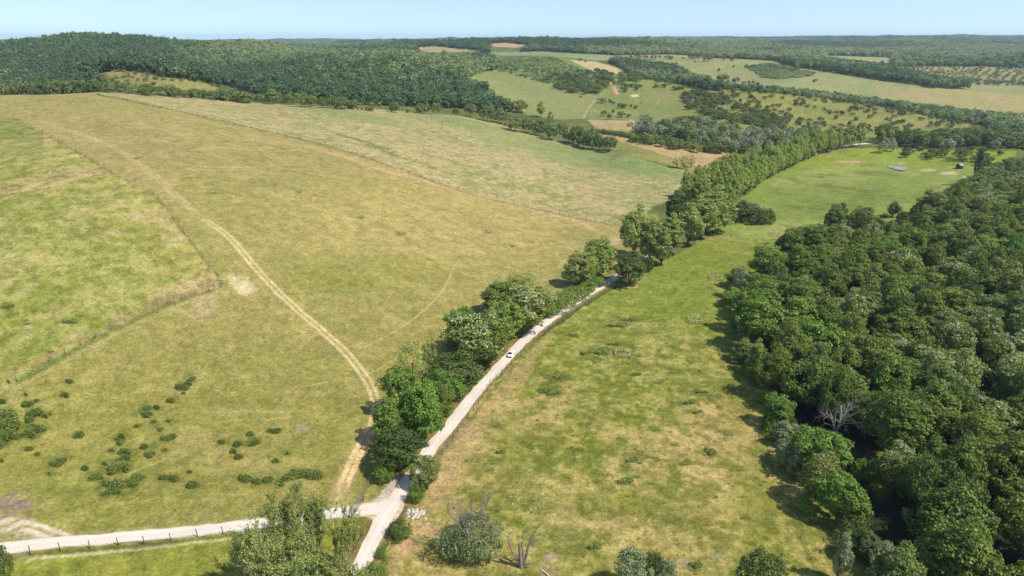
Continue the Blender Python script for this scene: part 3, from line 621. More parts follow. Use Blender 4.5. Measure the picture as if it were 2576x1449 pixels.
# puddle in the far meadow
pw = hit1(2259, 424); MBp = MB(); ang = np.linspace(0, 2 * math.pi, 40, endpoint=False)
rr = 1 + .18 * np.sin(ang * 3 + 1) + .1 * np.sin(ang * 7)
V = np.stack([pw[0] + 6.4 * rr * np.cos(ang), pw[1] + 9.0 * rr * np.sin(ang), np.zeros(40)], 1); V[:, 2] = height(V[:, 0], V[:, 1]).max() + .05
V = np.vstack([V, [pw[0], pw[1], V[0, 2]]])
mw, nt, out = new_mat("pond_water"); princ(nt, out, (.24, .25, .27), .85, .1)
wat = mesh_np("pond_water", V, np.array([[k, (k + 1) % 40, 40] for k in range(40)]), [mw]); tag(link("pond_water", wat), "small grey pond in the far green meadow", kind='structure')
# ------------------------------------------------------------------ foliage and bark
def leaf_mat(name, a, b, trans=.2, spread=.4, flower=None):
    """a..b: the two ends of the colour a tree of this kind may have; every leaf spray differs a little"""
    m, nt, out = new_mat(name)
    oi = nd(nt, "ShaderNodeObjectInfo"); geo = nd(nt, "ShaderNodeNewGeometry")
    c = mixc(nt, oi.outputs['Random'], a, b)
    k = mrange(nt, geo.outputs['Random Per Island'], 0, 1, 1 - spread, 1 + spread)
    s = nd(nt, "ShaderNodeVectorMath", operation='SCALE'); nt.links.new(c, s.inputs[0]); nt.links.new(k, s.inputs['Scale'])
    p = nd(nt, "ShaderNodeBsdfPrincipled"); nt.links.new(s.outputs[0], p.inputs['Base Color']); p.inputs['Roughness'].default_value = .55
    p.inputs['Specular IOR Level'].default_value = .25
    t = nd(nt, "ShaderNodeBsdfTranslucent"); w = nd(nt, "ShaderNodeVectorMath", operation='MULTIPLY')
    nt.links.new(s.outputs[0], w.inputs[0]); w.inputs[1].default_value = (1.25, 1.2, .5); nt.links.new(w.outputs[0], t.inputs[0])
    mx = nd(nt, "ShaderNodeMixShader"); mx.inputs[0].default_value = trans
    nt.links.new(p.outputs[0], mx.inputs[1]); nt.links.new(t.outputs[0], mx.inputs[2]); nt.links.new(mx.outputs[0], out.inputs[0]); return m
LM = {
 'oak':    leaf_mat("oak_leaves",    (.115, .172, .026), (.205, .238, .040)),
 'dark':   leaf_mat("dark_leaves",   (.078, .122, .026), (.130, .165, .036), .25),
 'ash':    leaf_mat("bright_leaves", (.125, .225, .030), (.215, .285, .044)),
 'poplar': leaf_mat("poplar_leaves", (.240, .300, .060), (.315, .350, .085)),
 'olive':  leaf_mat("olive_leaves",  (.150, .195, .044), (.220, .240, .060)),
 'willow': leaf_mat("willow_leaves", (.215, .265, .120), (.285, .320, .160)),
 'hill':   leaf_mat("hill_wood_leaves", (.105, .160, .046), (.200, .228, .072)),
 'scrub':  leaf_mat("scrub_leaves",  (.085, .120, .030), (.140, .168, .044)),
 'pine':   leaf_mat("needles",       (0.048, 0.088, 0.036), (0.072, 0.112, 0.044), .15),
 'nettle': leaf_mat("nettle_leaves", (.170, .225, .050), (.240, .285, .070), .35),
 'reed':   leaf_mat("tall_grass",    (.24, .29, .075), (.31, .34, .105), .35),
 'straw':  leaf_mat("dry_grass",     (.42, .37, .16), (.54, .46, .22), .2),
 'bloom':  leaf_mat("pale_blossom",  (.34, .39, .18), (.46, .49, .27), .25, .25),
}
BARK = solid("bark", (.11, .085, .06), .9, .1, var=.35, scale=2.0)
BARKP = solid("pale_bark", (.36, .34, .29), .85, .1, var=.3, scale=2.0)
BARKG = solid("dead_grey_wood", (.24, .20, .16), .9, .1, var=.3, scale=3.0)
BARKB = solid("dead_brown_twigs", (.20, .13, .08), .9, .1, var=.3, scale=3.0)

def unit(v): return v / (np.linalg.norm(v, axis=-1, keepdims=True) + 1e-9)
def leaves(P, Nn, size, rng, aspect=.8):
    n = len(P); a = unit(np.cross(Nn, rng.normal(size=(n, 3)))); b = np.cross(Nn, a)
    s = (size * rng.uniform(.55, 1.35, n))[:, None] if np.isscalar(size) else (size * rng.uniform(.7, 1.3, n))[:, None]
    j = lambda: rng.uniform(.6, 1.15, (n, 1))
    lift = Nn * s * rng.uniform(-.25, .25, (n, 1))
    V = np.stack([P - a * s * j() * .5, P - b * s * aspect * j() * .5 + lift, P + a * s * j() * .5, P + b * s * aspect * j() * .5 - lift], 1)
    return V.reshape(-1, 3), np.arange(4 * n).reshape(-1, 4)
def crown(name, h, r, z0, kind, seed, lobes=46, n=6000, leaf=.42, lob=.34, top=1.0, sparse=0.0, bloom=0.0, flat=.75, pointy=0.0, mats=None):
    """a crown of many leafy boughs: boughs sit through an egg-shaped envelope, leaf sprays on the outside of each bough"""
    rng = np.random.default_rng(seed); rz = (h - z0) / 2; zc = z0 + rz
    d = unit(rng.normal(size=(lobes * 3, 3))); d[:, 2] = np.where(d[:, 2] < -.82, -d[:, 2] * .6, d[:, 2]); d = unit(d)
    keep = [];
    for q in d:                                            # spread the boughs
        if not keep or (np.array(keep) @ q).max() < 1 - 1.0 / lobes: keep.append(q)
        if len(keep) >= lobes: break
    d = np.array(keep); L = len(d); rad = rng.uniform(.45, 1.02, L) ** .5
    tz = (d[:, 2] + 1) / 2
    wid = 1 - pointy * np.clip(tz - .25, 0, 1)
    Cn = np.stack([d[:, 0] * r * rad * .78 * wid, d[:, 1] * r * rad * .78 * wid, zc + d[:, 2] * rz * rad * .84], 1)
    az = np.arctan2(d[:, 1], d[:, 0]); p1, p2, p3 = rng.uniform(0, 6.28, 3)      # no crown is a ball: bays, shoulders, a crooked top
    Cn[:, :2] *= (1 + .16 * np.sin(2 * az + p1) + .14 * np.sin(3 * az + p2 + 2 * d[:, 2]))[:, None]
    Cn[:, 2] -= rz * (.17 + .17 * np.sin(2 * az + p3) * (1 - abs(d[:, 2]) * .4) + .12 * np.sin(5 * az + p1)) * np.clip(d[:, 2] + .25, 0, 1)
    Cn[:, :2] += rng.normal(scale=r * .06, size=(L, 2))
    lr = r * lob * rng.uniform(.65, 1.3, L) * (1 - .35 * pointy * tz)
    k = rng.choice(L, n, p=lr ** 2 / (lr ** 2).sum())
    e = unit(rng.normal(size=(n, 3)))
    o = unit(Cn[k] - np.array([0, 0, zc - rz * .15]))
    fl = (e * o).sum(1) < -.25; e[fl] = e[fl] + 1.3 * o[fl]; e = unit(e)
    lump = 1 + .22 * np.sin(e[:, 0] * 5 + k) * np.sin(e[:, 1] * 5 + k * 1.7) + .12 * np.sin(e[:, 2] * 9 + k * .7)
    rr = lr[k] * lump * (rng.uniform(.35, 1.0, n) ** .45)
    P = Cn[k] + e * rr[:, None] * np.array([1, 1, flat]); P[:, 2] = np.maximum(P[:, 2], z0 * .75)
    N = unit(e * .75 + np.array([0, 0, .35]) + rng.normal(scale=.33, size=(n, 3)))
    if sparse: m = rng.random(n) > sparse * (0.5 + .5 * np.sin(k * 2.3)); P, N, k = P[m], N[m], k[m]
    V, F = leaves(P, N, leaf, rng); mi = np.zeros(len(F), int)
    if bloom:
        fl = rng.random(L) < bloom; up = (P[:, 2] > Cn[k][:, 2] + lr[k] * .05) & fl[k] & (rng.random(len(P)) < .5); mi[up] = 1
    return mesh_np(name, V, F, (mats or [LM[kind]]) + [LM['bloom']], mi), Cn
def trunk(name, h, z0, Cn, rad, mat, seed, limbs=7, lean=.4, fork=.45):
    rng = np.random.default_rng(seed); m = MB(); x, y = rng.normal(scale=lean, size=2); zt = z0 + (h - z0) * fork
    ax = [[0, 0, -.4], [x * .1, y * .1, z0 * .3], [x * .5, y * .5, z0 * .8], [x, y, zt]]
    m.tube(ax, [rad * 1.35, rad, rad * .8, rad * .45], 7)
    for k in range(min(limbs, len(Cn))):
        c = Cn[rng.integers(len(Cn))]; s = np.array([x * .6, y * .6, z0 * rng.uniform(.75, 1.3)]); mid = (s + c) / 2 + np.array([0, 0, -.1 * (c[2] - s[2])])
        m.tube([s, mid, c], [rad * .42, rad * .28, rad * .1], 5, cap=False)
    return m.mesh(name, mat, True)
# ---- skeleton trees: shoots with leaves set along them, or bare
def grow(m, tips, p, d, L, rad, depth, rng, spread=.5, up=.15, nseg=4, kids=(3, 5), wig=.14, shrink=.62, minr=.012):
    pts = [p]; dirs = d
    for i in range(nseg):
        dirs = unit(dirs + rng.normal(scale=wig, size=3) + np.array([0, 0, up * .3])); pts.append(pts[-1] + dirs * L / nseg)
    pts = np.array(pts); rs = np.linspace(rad, max(rad * .45, minr), nseg + 1)
    m.tube(pts, rs, 6 if rad > .12 else 4 if rad > .04 else 3, cap=rad > .1)
    if depth == 0: tips.append(pts); return
    for k in range(rng.integers(kids[0], kids[1] + 1)):
        t = rng.uniform(.3, 1.0); i = min(int(t * nseg), nseg - 1); q = pts[i] + (pts[i + 1] - pts[i]) * (t * nseg - i)
        a = unit(np.cross(dirs, rng.normal(size=3))); nd_ = unit(dirs * (1 - spread * .4) + a * spread * rng.uniform(.6, 1.3) + np.array([0, 0, up]))
        grow(m, tips, q, nd_, L * shrink * rng.uniform(.75, 1.2), max(rs[i] * .6, minr), depth - 1, rng, spread, up, max(3, nseg - 1), kids, wig, shrink, minr)
    if depth <= 1: tips.append(pts)
def tree_meshes(kind, var):
    """(crown mesh, trunk mesh, height, radius)"""
    s = 1000 + var * 17 + hash_kind(kind)
    if kind == 'oak':
        h, r, z0 = [(17, 6.6, 1.6), (15, 6.0, 1.3), (18, 5.8, 2.2), (14, 6.4, 1.1)][var % 4]; c, C_ = crown("crown", h, r, z0, 'oak', s, 120, 14500, .46, .235)
    elif kind == 'dark':
        h, r, z0 = [(16, 5.6, .8), (15, 6.2, .6), (17, 5.2, 1.0)][var % 3]; c, C_ = crown("crown", h, r, z0, 'dark', s, 100, 12000, .46, .24)
    elif kind == 'ash':
        h, r, z0 = [(16, 5.4, 1.0), (15, 5.0, .9), (17, 5.6, 1.4)][var % 3]; c, C_ = crown("crown", h, r, z0, 'ash', s, 90, 12000, .46, .25)
    elif kind == 'blossom':
        h, r, z0 = [(17, 6.2, .9), (16, 6.8, .8), (18, 5.8, 1.3)][var % 3]; c, C_ = crown("crown", h, r, z0, 'oak', s, 120, 14500, .44, .235, bloom=.55)
    elif kind == 'willow':
        h, r, z0 = [(12, 5.0, 1.2), (11, 4.4, 1.0), (13, 5.2, 1.5)][var % 3]; c, C_ = crown("crown", h, r, z0, 'willow', s, 80, 9000, .38, .25, flat=.9)
    elif kind == 'poplar':
        h, r, z0 = [(20, 4.6, 1.4), (21, 4.2, 1.0), (19, 5.0, 1.4), (20, 4.4, .9)][var % 4]; c, C_ = crown("crown", h, r, z0, 'poplar', s, 100, 11000, .44, .24, sparse=.15, flat=1.25, pointy=.35)
    elif kind == 'avenue':
        h, r, z0 = [(21, 5.4, 1.0), (22, 5.0, .8), (20, 5.6, 1.0)][var % 3]; c, C_ = crown("crown", h, r, z0, 'ash', s, 100, 9000, .48, .22, flat=1.3, pointy=.35, sparse=.15, mats=[LM['poplar'] if var == 1 else AVL])
    elif kind == 'olive':
        h, r, z0 = [(14, 5.8, 1.0), (15, 5.2, 1.2)][var % 2]; c, C_ = crown("crown", h, r, z0, 'olive', s, 90, 11000, .44, .25)
    elif kind == 'greypop':
        h, r, z0 = (15, 2.9, .6); c, C_ = crown("crown", h, r, z0, 'willow', s, 90, 6500, .32, .28, flat=1.5, pointy=.6)
    elif kind == 'column':
        h, r, z0 = (24, 2.2, .6); c, C_ = crown("crown", h, r, z0, 'dark', s, 80, 5500, .42, .34, flat=1.8, pointy=.4)
    elif kind == 'bush':
        h, r, z0 = [(4.2, 3.2, .2), (3.6, 3.6, .1), (5, 3.0, .3)][var % 3]; c, C_ = crown("crown", h, r, z0, 'ash', s, 26, 3600, .30, .42)
    elif kind == 'darkbush':
        h, r, z0 = [(5.0, 3.4, .2), (4.2, 3.6, .1)][var % 2]; c, C_ = crown("crown", h, r, z0, 'dark', s, 26, 3600, .32, .42)
    elif kind == 'thin':
        h, r, z0 = [(12, 3.2, 2.2), (11, 2.6, 2.0)][var % 2]; c, C_ = crown("crown", h, r, z0, 'poplar', s, 34, 2600, .30, .34, sparse=.55, flat=1.2)
    elif kind == 'hedge':       # trees of the middle distance
        h, r, z0 = [(9, 5.2, 1.3), (8, 4.8, .8), (10, 4.6, 1.8), (8.5, 5.6, 1.0)][var % 4]; c, C_ = crown("crown", h, r, z0, 'scrub', s, 26, 1500, .85, .38, mats=[HDL])
    elif kind == 'midpop':
        h, r, z0 = [(15, 3.8, 1.5), (16, 3.4, 2.0)][var % 2]; c, C_ = crown("crown", h, r, z0, 'poplar', s, 30, 1300, .8, .34, flat=1.3, sparse=.2, pointy=.3)
    elif kind == 'midgrey':
        h, r, z0 = [(12, 5.2, .8), (11, 4.6, .5), (13, 5.0, 1.0)][var % 3]; c, C_ = crown("crown", h, r, z0, 'willow', s, 26, 1500, .8, .4, flat=.95, mats=[GRL])
    elif kind == 'middark':
        h, r, z0 = [(13, 5.2, 1.0), (12, 5.6, .8), (14, 4.8, 1.2)][var % 3]; c, C_ = crown("crown", h, r, z0, 'hill', s, 26, 1400, .9, .38)
    elif kind == 'orchard':
        h, r, z0 = [(5.2, 3.2, .9), (4.6, 3.0, .6), (5.8, 3.4, 1.2), (4.2, 2.6, .5)][var % 4]; c, C_ = crown("crown", h, r, z0, 'scrub', s, 14, 420, .85, .45)
    elif kind == 'far':
        h, r, z0 = [(15, 5.6, 2), (14, 6.2, 2), (16, 5.2, 2), (15, 5.8, 2)][var % 4]; c, C_ = crown("crown", h, r, z0, 'hill', s, 16, 330, 1.9, .42)
    t = trunk("trunk", h, z0, C_, max(.12, h * .017), BARK, s, limbs=2 if kind in ('orchard', 'far', 'hedge', 'midpop', 'midgrey', 'middark') else 8, fork=.7 if kind in ('poplar', 'avenue', 'column', 'greypop', 'midpop') else .45)
    return c, t, h, r
AVL = leaf_mat("avenue_leaves", (.26, .35, .056), (.35, .41, .078))
HDL = leaf_mat("hedge_tree_leaves", (.125, .175, .038), (.200, .232, .058))
GRL = leaf_mat("grey_willow_leaves", (.23, .265, .145), (.34, .36, .23))
def hash_kind(k): return sum(ord(c) * (i + 3) for i, c in enumerate(k)) % 997
_TM = {}
def tm(kind, var):
    nv = {'oak': 4, 'dark': 3, 'ash': 3, 'blossom': 3, 'willow': 3, 'poplar': 4, 'avenue': 3, 'olive': 2, 'greypop': 1, 'column': 1, 'bush': 3, 'darkbush': 2, 'thin': 2,
          'hedge': 4, 'midpop': 2, 'midgrey': 3, 'middark': 3, 'orchard': 4, 'far': 4}[kind]
    k = (kind, var % nv)
    if k not in _TM: _TM[k] = tree_meshes(*k)
    return _TM[k]
NAMES = {'oak': 'broadleaf_tree', 'dark': 'broadleaf_tree', 'ash': 'broadleaf_tree', 'blossom': 'blossoming_tree', 'willow': 'willow_tree', 'poplar': 'poplar_tree',
         'avenue': 'poplar_tree', 'olive': 'broadleaf_tree', 'greypop': 'silver_poplar', 'column': 'columnar_poplar', 'bush': 'bush', 'darkbush': 'bush', 'thin': 'young_tree',
         'hedge': 'hedgerow_tree', 'midpop': 'poplar_tree', 'midgrey': 'willow_tree', 'middark': 'valley_tree', 'orchard': 'fruit_tree', 'far': 'broadleaf_tree'}
prng = random.Random(11)
ALLTREES = []
NAME_NOW = None
def put_tree(kind, x, y, h, r=None, label=None, group=None, var=None, parts=True, lean=0.0, z=None, name=None, cat=None):
    var = prng.randrange(12) if var is None else var
    c, t, H0, R0 = tm(kind, var); sz = h / H0; sx = (r / R0) if r else sz
    z = float(height(x, y)) if z is None else z
    nm = name or NAME_NOW or NAMES[kind]
    o = thing(nm, label, cat or ('bush' if 'bush' in nm else 'tree'), (x, y, z - .1), prng.uniform(0, 6.28), group, (sx * prng.uniform(.88, 1.14), sx * prng.uniform(.88, 1.14), sz))
    if lean: o.rotation_euler = (prng.uniform(-lean, lean), prng.uniform(-lean, lean), o.rotation_euler[2])
    link("crown" if 'bush' not in nm else "foliage", c, o); link("trunk" if 'bush' not in nm else "stems", t, o)
    ALLTREES.append((x, y, h, (r or R0 * sz))); return o
def place(kind, px, py, pyt, w, label=None, group=None, **kw):
    """base pixel, pixel row of the top, crown width in pixels"""
    p = hit1(px, py); dx, dy, dz = ray(px, pyt); h = CAM_H + dz * p[1] / dy - p[2]
    dep = p[1] * CP - (p[2] + h * .5 - CAM_H) * SP
    return put_tree(kind, p[0], p[1], max(h, 1.0), w / 2 * dep / FPX, label, group, z=p[2], **kw)
# ------------------------------------------------------------------ trees along the road
ZT = [  # kind, base px, base py, top py, width px, label
 ('olive', 1069, 1226, 1140, 72, "small spreading olive green tree leaning over the asphalt lane just past the junction"),
 ('bush', 1049, 1262, 1222, 40, "small dark sapling at the road edge below the tree that overhangs the lane"),
 ('bush', 968, 1212, 1166, 52, "rounded bright green bush in the tall grass at the lower end of the tree row"),
 ('dark', 1003, 1186, 1062, 118, "dark green bushy tree, lowest one of the roadside row"),
 ('ash', 985, 1120, 990, 92, "bright green tree above the dark bushy one, at the pasture side of the row"),
 ('ash', 1066, 1118, 930, 112, "tall green tree with a white forked trunk showing in the lower roadside row"),
 ('ash', 1015, 1050, 890, 90, "mid green tree behind the white-trunked one, nearest the wheel-rut bend"),
 ('oak', 1105, 1060, 950, 90, "dark green tree between the white-trunked tree and the lane"),
 ('thin', 1037, 985, 850, 74, "loose yellow-green young tree with see-through crown standing over the lower row"),
 ('thin', 1085, 955, 848, 44, "narrow thin-leaved tree left of the brown bare tree"),
 ('dark', 1150, 975, 888, 120, "low dark green tree just below the large blossoming tree"),
 ('ash', 1120, 1010, 925, 90, "leafy bright green tree filling the row halfway to the junction"),
 ('ash', 1172, 900, 744, 82, "green crown peeping up behind the left shoulder of the large blossoming tree"),
 ('blossom', 1212, 918, 772, 142, "large round tree with cream blossom right beside the white car"),
 ('ash', 1272, 862, 735, 96, "bright leaf green tree squeezed between the two blossoming trees"),
 ('blossom', 1326, 840, 703, 124, "big dark green tree with white blossom on its road side"),
 ('oak', 1275, 800, 700, 110, "deep green tree at the pasture side behind the upper blossoming tree"),
 ('thin', 1318, 775, 672, 66, "thin pale tree whose sparse top rises over the upper blossoming tree"),
 ('thin', 1380, 770, 712, 34, "small slender olive shrub standing alone at the upper fence"),
 ('poplar', 1458, 722, 618, 74, "left one of two loose poplars before the lane vanishes under trees"),
 ('poplar', 1508, 702, 580, 76, "right one of two loose poplars before the lane vanishes under trees"),
 ('bush', 1482, 716, 682, 44, "low green shrub at the foot of the two loose poplars"),
 ('dark', 1585, 716, 630, 74, "compact round dark tree on the meadow side where the lane disappears"),
 ('darkbush', 1630, 682, 645, 34, "small grey-green shrub right beside the compact round tree"),
 ('poplar', 1600, 648, 506, 84, "broad poplar with pale bare trunk at the near end of the poplar group"),
 ('poplar', 1640, 660, 545, 70, "poplar just right of the broad one with the bare trunk"),
 ('poplar', 1668, 668, 560, 60, "poplar on the meadow edge of the group, nearest the round dark tree"),
 ('poplar', 1692, 640, 525, 72, "poplar in the middle of the roadside group"),
 ('dark', 1702, 575, 473, 56, "dark green tree poking above the poplars at the left"),
 ('column', 1727, 560, 472, 26, "narrow dark spire-shaped poplar above the group"),
 ('poplar', 1735, 618, 505, 66, "poplar on the meadow side under the dark spire-shaped one"),
 ('poplar', 1762, 600, 480, 76, "tall poplar left of the broadest yellow-green one"),
 ('poplar', 1800, 585, 464, 90, "broadest yellow-green poplar of the roadside group"),
 ('poplar', 1768, 560, 478, 70, "poplar half hidden behind the broadest one"),
 ('dark', 1868, 556, 500, 56, "dark tree at the corner where the two meadows meet"),
 ('willow', 1888, 548, 504, 50, "pale green willow bush among the dark shrubs at the meadow corner"),
 ('darkbush', 1905, 562, 520, 50, "dark shrub in the middle of the clump at the meadow corner"),
 ('darkbush', 1930, 562, 526, 42, "dark shrub at the meadow end of the corner clump"),
]
for k, a, b, c, w, l in ZT: place(k, a - (.06 * w if b < 980 else 0), b, c, w * (1.12 if w > 60 else 1.05) * (.94 if b > 980 else 1), l, "trees along the lane")
for (a, b, c, w, l) in [(1398, 782, 748, 60, "lowest of the bright hedge bushes along the upper lane"), (1424, 766, 736, 62, "second bright hedge bush up the lane from the slender shrub"),
                        (1450, 750, 722, 56, "third bright hedge bush up the lane from the slender shrub"), (1476, 734, 708, 52, "fourth bright hedge bush, under the left loose poplar"),
                        (1502, 718, 696, 44, "topmost bright hedge bush beside the lane"), (1380, 795, 762, 50, "bright bush touching the upper blossoming tree")]:
    place('bush', a, b, c, w, l, "hedge bushes beside the lane")
for (a, b, c, w) in [(1022, 1168, 1138, 46), (1052, 1128, 1092, 48), (1088, 1082, 1046, 50), (1120, 1044, 1008, 50), (1160, 1000, 962, 52), (1196, 958, 922, 50), (1240, 905, 870, 46)]:
    place('bush', a - 6, b, c, w, "bright hedge bush filling the foot of the roadside row beside the lane", "low hedge bushes at the foot of the roadside row")
# poplar avenue
AV = smooth_line(hit([1838, 1888, 1935, 1985, 2040, 2090, 2122], [520, 482, 450, 424, 400, 384, 374])[:, :2]); AVP = resample(AV, 8.0)
AVT = np.gradient(AVP, axis=0); AVT /= np.linalg.norm(AVT, axis=1)[:, None]
k = 0
for off, hh in ((-2, 21), (-10, 23), (-20, 23), (-30, 21)):
    for i in range(len(AVP)):
        if off < -12 and i > len(AVP) * (.5 if off > -25 else .42): continue
        n = np.array([-AVT[i, 1], AVT[i, 0]]); q = AVP[i] - n * off + [prng.uniform(-1.5, 1.5), prng.uniform(-1.5, 1.5)]
        hv = hh * prng.uniform(.70, 1.12) * (.86 if i < 1 else 1)
        end = "near end" if i < len(AVP) / 3 else "middle" if i < 2 * len(AVP) / 3 else "far end"
        side = "meadow-side row" if off == -2 else "inner row" if off == -10 else "outer row"
        put_tree('avenue', q[0], q[1], hv, prng.uniform(4.6, 6.6), f"upright leafy poplar in the {side} at the {end} of the avenue", f"poplars of the avenue, {side}, {end}", var=k); k += 1
for a, b, c, w in [(2136, 372, 300, 28), (2160, 368, 296, 30)]: place('midpop', a, b, c, w, "tall loose poplar beyond the far end of the avenue", "pair of loose poplars past the avenue")
# ------------------------------------------------------------------ special trees of the foreground
rg = np.random.default_rng(5)
def shoots_tree(name, h, r, seed, leafmat, barkmat, nleaf, lsize, stems=5, depth=3, spread=.45, up=.32, dead=0.0, rad=.16, kids=(3, 5), shrink=.6, cover=None):
    rng = np.random.default_rng(seed); m = MB(); tips = []
    for s in range(stems):
        a = 6.283 * s / stems + rng.uniform(-.3, .3); out = rng.uniform(.15, .5) * r / h * 2
        d = unit(np.array([math.cos(a) * out, math.sin(a) * out, 1.0]))
        grow(m, tips, np.array([math.cos(a) * .3, math.sin(a) * .3, -.3]), d, h * rng.uniform(.42, .62), rad * rng.uniform(.7, 1.1), depth, rng, spread, up, 5, kids, .09, shrink)
    M = m.mesh("trunk", barkmat, True)
    bare = [t for t in tips if rng.random() >= dead]
    if not bare or not nleaf: return None, M
    i = rng.integers(len(bare), size=nleaf); P = np.array([t[-1] * 0 for t in bare[:1]])
    u = rng.uniform(.15, 1.08, nleaf); pts = []
    for a, b in zip(i, u):
        t = bare[a]; f = min(b, .999) * (len(t) - 1); j = int(f); pts.append(t[j] + (t[j + 1] - t[j]) * (f - j))
    P = np.array(pts) + rng.normal(scale=.16, size=(nleaf, 3))
    V, F = leaves(P, unit(rng.normal(size=(nleaf, 3)) + [0, 0, .6]), lsize, rng)
    return mesh_np("crown", V, F, [leafmat]), M
def put_meshes(c, t, px, py, pyt, label, group=None, name='tree', cname='crown', tname='trunk', rz=0.0, wide=None, z=None):
    p = hit1(px, py); dx, dy, dz = ray(px, pyt); h = CAM_H + dz * p[1] / dy - p[2]
    allz = np.array([v.co.z for v in (c or t).vertices]); s = h / allz.max()
    sx = s if wide is None else s * wide
    o = thing(name, label, 'tree', (p[0], p[1], p[2] - .05), rz, group, (sx, sx, s))
    if c: link(cname, c, o)
    link(tname, t, o); return o
FPL = leaf_mat("young_poplar_leaves", (.20, .25, .055), (.29, .32, .085), .25, .5)
vp = [shoots_tree("p", 14, 6.5, 20 + i, FPL, BARKP, 15000, .27, stems=7, depth=3, spread=.62, up=.34, rad=.12, kids=(3, 5)) for i in range(3)]
for i, (a, b, c, w, rz, l) in enumerate([
    (728, 1395, 1207, .82, .3, "feathery young poplar with pale stems, the taller top on the left over the gravel track"),
    (800, 1400, 1212, .78, 1.9, "feathery young poplar, right-hand top over the gravel track"),
    (868, 1440, 1262, .7, 3.1, "feathery young poplar next to the verge of the lane, thin-topped"),
    (636, 1480, 1308, .8, 4.0, "feathery young poplar at the left end of the foreground thicket by the fence"),
    (700, 1540, 1318, 1.05, 5.1, "broad feathery poplar at the bottom of the photo, left half of the thicket"),
    (800, 1545, 1335, 1.1, .9, "broad feathery poplar at the bottom of the photo, right half of the thicket"),
    (880, 1550, 1385, .9, 2.4, "short leafy poplar whose top hides the lane at the bottom edge"),
    (752, 1460, 1290, .9, 2.9, "feathery poplar in the middle of the foreground thicket")]):
    put_meshes(vp[i % 3][0], vp[i % 3][1], a, b, c, l, "feathery poplars of the foreground thicket", 'young_poplar', rz=rz, wide=w)
# half-dead willow
WLL = leaf_mat("sallow_leaves", (.155, .205, .072), (.22, .26, .10), .25, .4)
c, t = shoots_tree("w", 11, 6, 77, WLL, BARKG, 0, .3, stems=11, depth=3, spread=.55, up=.42, rad=.24, kids=(2, 4), shrink=.55)
wc, WC = crown("crown", 8.4, 6.8, .3, 'willow', 78, 90, 15000, .32, .25, mats=[WLL], sparse=.2)
p = hit1(1190, 1392); o = thing("willow_tree", "half-dead grey-green willow with bare upright limbs and a black shadow beside the sandy patch", 'tree', (p[0], p[1], p[2] - .05), .4, None, 1.0)
zt = max(v.co.z for v in t.vertices); dx, dy, dz = ray(1190, 1232); hh = CAM_H + dz * p[1] / dy - p[2]
q = link("trunk", t, o); q.scale = (hh / zt * 1.1, hh / zt * 1.1, hh / zt); link("crown", wc, o)
# dead snag with forked trunk
m = MB()
def limb(pts, r0, r1): m.tube(smooth_line(np.array(pts, float), 3), np.linspace(r0, r1, (len(pts) - 1) * 3 + 1) * .88, 8)
limb([(0, 0, -.3), (-.1, 0, 1.2), (-.25, .1, 3.0), (-.35, .1, 4.6), (-.2, .2, 5.4)], .48, .26); limb([(-.25, .1, 4.0), (.1, 0, 5.2), (.35, .1, 6.4), (.3, .2, 6.9)], .2, .07)
limb([(-.2, 0, .6), (-.9, .2, 1.8), (-1.6, .3, 3.2), (-2.1, .3, 4.8), (-2.4, .3, 6.3), (-3.2, .3, 7.2), (-4.2, .2, 8.2)], .3, .05); limb([(-2.4, .3, 6.3), (-2.2, .2, 7.0)], .08, .03)
limb([(.2, 0, .8), (.8, 0, 2.4), (1.1, 0, 4.2), (1.6, .1, 5.8), (2.1, 0, 7.4), (2.7, .1, 8.6), (3.4, 0, 9.6), (3.7, .1, 10.6)], .34, .05); limb([(2.1, 0, 7.4), (1.7, .2, 8.4), (1.5, .1, 9.4)], .13, .04)
limb([(1.6, 0, 5.4), (2.6, -.2, 6.3), (3.6, -.3, 6.8), (4.4, -.3, 7.4)], .15, .03); limb([(2.6, .1, 8.5), (3.3, .2, 9.0)], .08, .03); limb([(.4, -.1, .7), (1.4, -.4, 1.3), (2.0, -.5, 1.5)], .2, .08)
limb([(0, .3, .4), (-1.2, .6, 1.2), (-2.1, .8, 1.4)], .14, .05); limb([(.1, .2, 1.0), (.2, .6, 3.6), (.0, .8, 5.0)], .12, .04)
tw = np.random.default_rng(4)
for q_, d_ in [((-4.2, .2, 8.2), (-1, 0, .8)), ((3.7, .1, 10.6), (.2, 0, 1)), ((1.5, .1, 9.4), (-.3, .2, 1)), ((4.4, -.3, 7.4), (1, 0, .5)), ((3.3, .2, 9.0), (.8, .2, .6)), ((-2.2, .2, 7.0), (.2, 0, 1)), ((.3, .2, 6.9), (0, .2, 1)), ((2.0, -.5, 1.5), (1, -.2, .4)), ((-3.2, .3, 7.2), (-.8, .3, .9))]:
    grow(m, [], np.array(q_, float), unit(np.array(d_, float)), 1.5, .045, 2, tw, .7, .1, 3, (2, 3), .2, .6)
p = hit1(1312, 1428); dx, dy, dz = ray(1312, 1305); hh = CAM_H + dz * p[1] / dy - p[2]
o = thing("dead_tree", "leafless brown snag with a thick forked trunk casting a spidery shadow", 'tree', (p[0], p[1], p[2]), 0, None, hh / 10.6); link("trunk", m.mesh("trunk", BARKG, True), o)
BARKS = solid("silver_dead_wood", (.31, .28, .23), .9, .1, var=.25, scale=3.0)
